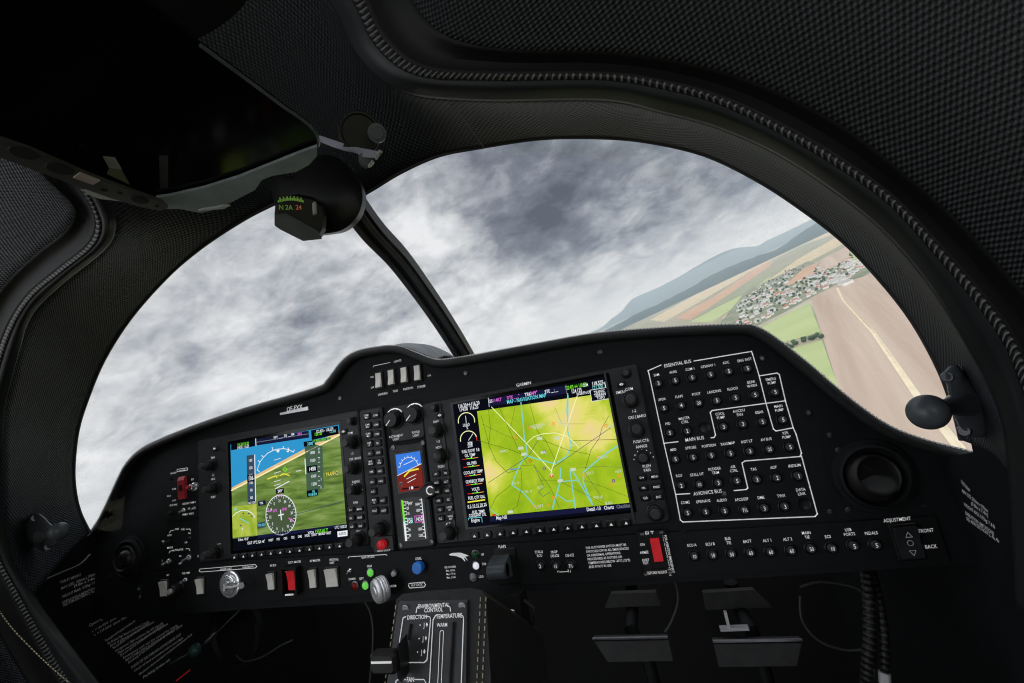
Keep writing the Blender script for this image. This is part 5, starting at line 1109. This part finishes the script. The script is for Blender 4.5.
field('green strip beyond the village', [(690,322),(720,306),(752,290),(770,276),(768,284),(740,303),(712,322)], M_green, .35)
field('orange strip far beyond the village', [(675,318),(715,296),(760,266),(775,260),(770,266),(725,297),(690,320)], M_orange, .32)
field('pale far strip of fields under the hills', [(650,320),(700,292),(760,259),(800,241),(832,226),(840,232),(800,246),(760,266),(706,298),(664,322)], M_stub, .25)
field('village ground', [(716,328),(745,292),(790,270),(808,261),(815,263),(800,278),(790,287),(806,286),(850,262),(872,256),(884,270),(835,285),(812,297),(785,312),(757,326),(740,336)], M_vill, .4)
for off in (0, 1):
    pts = [(837+off,288),(843+off,300),(856+off,314),(872.7+off*2,332),(916.6+off*4,396.6),(957.6+off*6,448),(1010+off*9,520)]
    L_ = [Gd(x, y, .8) for x, y in pts]; b = MB()
    for a, c in zip(L_, L_[1:]):
        d = (c-a).normalized(); s_ = d.cross(E3)*(1.7 if off == 0 else .9); b.add([a-s_, a+s_, c+s_, c-s_], [(0, 1, 2, 3)])
    b.prism
    struct(b.build('track', M_track), ('pale dirt track across the ploughed field' if off == 0 else 'thinner wheel line beside the dirt track'))
# hills
def ridge(label, pts, D, depth, m):
    cr = []
    for x, y in pts:
        d = ray(x, y); cr.append(CAM + d*(D/d.dot(E2)))
    cr = catmull(cr, 5); rr = random.Random(len(pts))
    cr = [c+E3*rr.uniform(-6, 6) for c in cr]
    def gr(c, k, f): x, y, z = toG(c); s_ = (y+k)/y; return Gxy(x*s_, y+k, max(z, 0)*f)
    rings = [[gr(c, -depth, -.02) for c in cr], [gr(c, -depth*.5, .45) for c in cr], cr, [gr(c, depth*.5, .5) for c in cr], [gr(c, depth, -.02) for c in cr]]
    o = loft(rings, m, 'hills', m=1, cross=3, solid=0); struct(o, label)
ridge('nearer dark wooded ridge on the horizon', [(560,352),(590,338),(612,327),(638,313),(660,303),(689,288),(712,275),(736,264),(757,256),(779,248),(800,233),(818,222),(850,205),(900,178)], 6500, 1500, M_forest)
ridge('farther pale ridge on the horizon', [(560,348),(598,330),(610,320),(622,311),(630,301),(638,296),(650,291),(665,284),(680,276),(697,266),(715,256),(732,249),(745,247),(757,246),(768,240),(779,235),(802,224),(812,219),(840,205),(900,172)], 14000, 2500, M_forest)
# village houses and trees
M_wall = mat('house_white', (.78, .76, .72, 1), .8, nscale=.5, noise=.05); M_roofr = mat('roof_red', (.40, .16, .10, 1), .8, nscale=.5); M_roofg = mat('roof_grey', (.38, .36, .34, 1), .8, nscale=.5)
M_leaf = mat('tree_leaf', (.045, .08, .035, 1), .9, nscale=.3, noise=.4); M_trunk = mat('tree_trunk', (.08, .06, .04, 1), .9)
def house_proto(w, l, h, rh, roof):
    a = thing('house', '', 'house', (0, 0, 0)); b = MB(); b.box((0, 0, h/2), (w/2, l/2, h/2)); b.build('walls', M_wall, a)
    b = MB(); o_ = .5; pr = [Vector((-w/2-o_, -l/2-o_, h)), Vector((w/2+o_, -l/2-o_, h)), Vector((0, -l/2-o_, h+rh))]; b.prism(pr, (0, l+2*o_, 0)); b.build('roof', roof, a); return a
def tree_proto(h, r):
    a = thing('tree', '', 'tree', (0, 0, 0)); b = MB(); b.lathe((0, 0, 0), (0, 0, 1), [(0, .35), (h*.4, .25)], 6); b.build('trunk', M_trunk, a)
    rr = random.Random(int(h*10)); b = MB()
    for i in range(6): b.sphere((rr.uniform(-.4, .4)*r, rr.uniform(-.4, .4)*r, h*rr.uniform(.45, .8)), r*rr.uniform(.5, .75), nu=10, nv=7)
    b.build('crown', M_leaf, a); return a
hp_ = [(house_proto(10, 13, 5, 3.5, M_roofr), 'white house with red roof among the village streets', 'red roofed village houses'), (house_proto(11, 15, 6, 2.5, M_roofg), 'white house with pale grey roof among the village streets', 'grey roofed village houses'), (house_proto(26, 60, 8, 2, M_roofg), 'long white hall at the near edge of the village', 'long halls of the village')]
tp_ = [(tree_proto(9, 4.5), 'dark green tree standing between the village houses', 'trees in the village'), (tree_proto(7, 5), 'dark green tree in the row between the two green fields', 'trees in the field row')]
usedp = {}
def put(pr, px, py, yaw, sc=1.0):
    o, lab, grp = pr
    if o.name in usedp: c = copy_tree(o)
    else: c = o; usedp[o.name] = 1
    c.location = Gd(px, py, .4); c.rotation_mode = 'QUATERNION'; c.rotation_quaternion = (GR @ Matrix.Rotation(yaw, 3, 'Z')).to_quaternion(); c.scale = (sc, sc, sc); c['label'] = lab; c['group'] = grp
def band(t_, w_):    # along the village band, t 0..1 left to right, w 0..1 near to far
    near = [(738,332),(770,318),(800,302),(838,284),(880,266)]; far = [(738,304),(768,280),(798,266),(822,268),(862,250)]
    k = t_*4; i = min(int(k), 3); f = k-i
    a = (near[i][0]*(1-f)+near[i+1][0]*f, near[i][1]*(1-f)+near[i+1][1]*f); c = (far[i][0]*(1-f)+far[i+1][0]*f, far[i][1]*(1-f)+far[i+1][1]*f)
    return a[0]*(1-w_)+c[0]*w_, a[1]*(1-w_)+c[1]*w_
rv = random.Random(3); PLACED = []
def free(p, d):
    g = toG(p)
    for q, e in PLACED:
        if (g[0]-q[0])**2+(g[1]-q[1])**2 < (d+e)**2: return False
    PLACED.append((g, d)); return True
OR = [((783,287),(803,269),(818.4,261.5),(813.3,274),(796,282.3)), ((820.5,259.7),(849,245.2),(850,260.8),(817.4,273))]
def inpoly(x, y, P_):
    c = False; j_ = len(P_)-1
    for i_ in range(len(P_)):
        if (P_[i_][1] > y) != (P_[j_][1] > y) and x < (P_[j_][0]-P_[i_][0])*(y-P_[i_][1])/(P_[j_][1]-P_[i_][1])+P_[i_][0]: c = not c
        j_ = i_
    return c
def ok(x, y): return not any(inpoly(x, y, P_) for P_ in OR)
for x, y, s_ in ((782,303,.8),(790,294,.8),(772,311,.7),(846,284,.8)):
    for k_ in (-1, 0, 1): PLACED.append((toG(Gd(x, y)+E1*k_*18), 24))
    put(hp_[2], x, y, th+PI/2+.15, s_)
n_ = 0
while n_ < 420:
    x, y = band(rv.random(), rv.random()**1.2*.97+.02); sc_ = rv.uniform(.6, .95)
    n_ += 1
    if ok(x, y) and free(Gd(x, y, .4), 9.8*sc_): put(hp_[0 if rv.random() < .3 else 1], x, y, rv.choice((th, th+PI/2))+rv.uniform(-.2, .2), sc_)
for i in range(420):
    x, y = band(rv.random(), rv.random()**.7); sc_ = rv.uniform(.6, 1.1)
    if ok(x, y) and free(Gd(x, y, .4), 5.3*sc_): put(tp_[0], x, y, rv.uniform(0, 6), sc_)
for i in range(90):
    f = rv.random(); x, y = 782+f*41, 349-f*13+rv.uniform(-3, 2); sc_ = rv.uniform(.6, 1.0)
    if free(Gd(x, y, .4), 5.9*sc_): put(tp_[1], x, y, rv.uniform(0, 6), sc_)
# haze lying over the plain
REAR_FILL = 3.6
hz = bpy.data.materials.new('valley_haze'); t = NT(hz); vs_ = t.n('ShaderNodeVolumeScatter', i_Density=1/12500.0); vs_.inputs['Color'].default_value = (.66, .82, 1, 1); o = t.n('ShaderNodeOutputMaterial'); t.l(vs_.outputs[0], o.inputs['Volume'])
HAZE = True
if HAZE:
    b = MB(); a = [Gxy(-29000, 60, -5), Gxy(29000, 60, -5), Gxy(29000, 33000, -5), Gxy(-29000, 33000, -5)]; b.prism(a[::-1], E3*430)
    o = b.build('valley_haze', hz); o['kind'] = 'stuff'; o['label'] = 'thin bluish haze lying over the plain and hills'; o['category'] = 'haze'

# ================================================================== SKY
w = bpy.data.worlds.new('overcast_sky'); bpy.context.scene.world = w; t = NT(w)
tc = t.n('ShaderNodeTexCoord')
def wdot(v):
    n = t.n('ShaderNodeVectorMath', operation='DOT_PRODUCT'); t.l(tc.outputs['Generated'], n.inputs[0]); n.inputs[1].default_value = v; return n.outputs['Value']
gx, gy, gz = wdot(E1), wdot(E2), wdot(E3)
den = t.math('ADD', t.math('MAXIMUM', gz, 0.0), .42)
cb = t.n('ShaderNodeCombineXYZ'); t.l(t.math('DIVIDE', gx, den), cb.inputs[0]); t.l(t.math('DIVIDE', gy, den), cb.inputs[1])
n1 = t.n('ShaderNodeTexNoise', i_Scale=2.3, i_Detail=9.0, i_Roughness=.58, i_Distortion=.25); t.l(cb.outputs[0], n1.inputs['Vector'])
n2 = t.n('ShaderNodeTexNoise', i_Scale=7.0, i_Detail=7.0, i_Roughness=.62, i_Distortion=.4); t.l(cb.outputs[0], n2.inputs['Vector'])
def mask(px, py, deg, soft=1.0):
    d = ray(px, py).normalized(); c = math.cos(math.radians(deg)); v = t.math('DIVIDE', t.math('SUBTRACT', wdot(d), c), 1-c, clamp=True); return v
def addw(v, m, k): return t.math('ADD', v, t.math('MULTIPLY', m, k))
v = t.math('ADD', t.math('MULTIPLY', t.math('SUBTRACT', n1.outputs[0], .5), 1.35), t.math('MULTIPLY', t.math('SUBTRACT', n2.outputs[0], .5), .95))
n3 = t.n('ShaderNodeTexNoise', i_Scale=15.0, i_Detail=6.0, i_Roughness=.6, i_Distortion=.3); t.l(cb.outputs[0], n3.inputs['Vector']); v = t.math('ADD', v, t.math('MULTIPLY', t.math('SUBTRACT', n3.outputs[0], .5), .40))
v = t.math('ADD', v, .62)
for px, py, dg, k in ((620,175,18,-.30),(510,195,11,-.22),(700,180,13,-.20),(540,240,9,-.16),(440,165,8,-.16),(424,225,5.0,.40),(590,290,12,.10),(300,230,10,-.10),(200,330,13,-.12),(330,330,9,-.10),(160,275,10,.10),(110,400,14,.16),(330,260,5,.12),(720,210,6,.16),(500,310,9,.16),(260,390,8,.10)):
    v = addw(v, mask(px, py, dg), k)
hzn = t.math('SUBTRACT', 1.0, t.math('DIVIDE', gz, .30), clamp=True); hzn = t.math('POWER', hzn, 2.0)
v = t.math('ADD', t.math('MULTIPLY', v, t.math('SUBTRACT', 1.0, t.math('MULTIPLY', hzn, .8))), t.math('MULTIPLY', hzn, .70))
col = t.ramp(v, [(.0, srgb(84, 88, 100)), (.28, srgb(122, 127, 138)), (.52, srgb(172, 176, 183)), (.70, srgb(208, 210, 213)), (.92, srgb(238, 239, 241))])
bg = t.n('ShaderNodeBackground', i_Strength=1.0); t.l(col, bg.inputs[0])
rear = t.math('ADD', t.math('MULTIPLY', wdot(Vector((-.35, -.65, .62)).normalized()), 1.0), -.12, clamp=True)      # sky strength raised overhead and behind, added fill for the cabin and ground
t.l(t.math('ADD', 1.0, t.math('MULTIPLY', rear, REAR_FILL)), bg.inputs[1]); o = t.n('ShaderNodeOutputWorld'); t.l(bg.outputs[0], o.inputs[0])

# ================================================================== CAMERA
cam = bpy.data.cameras.new('camera'); co = bpy.data.objects.new('camera', cam); C.objects.link(co)
cam.sensor_width = 36; cam.lens = F*36/1024; cam.clip_start = .01; cam.clip_end = 1e5
Mw = Matrix.Identity(4)
xa = Vector((R[0][0], -R[0][2], R[0][1])); ya = Vector((R[1][0], -R[1][2], R[1][1])); za = Vector((R[2][0], -R[2][2], R[2][1]))
for i in range(3): Mw[i][0] = xa[i]; Mw[i][1] = ya[i]; Mw[i][2] = za[i]; Mw[i][3] = CAM[i]
co.matrix_world = Mw; bpy.context.scene.camera = co
sc = bpy.context.scene
sc.view_settings.view_transform = 'Standard'; sc.view_settings.look = 'None'; sc.view_settings.gamma = 1; sc.view_settings.exposure = 0.0; sc.view_settings.use_curve_mapping = False
sc.cycles.filter_width = 1.15; sc.cycles.max_bounces = 6; sc.cycles.transparent_max_bounces = 12; sc.cycles.volume_bounces = 1
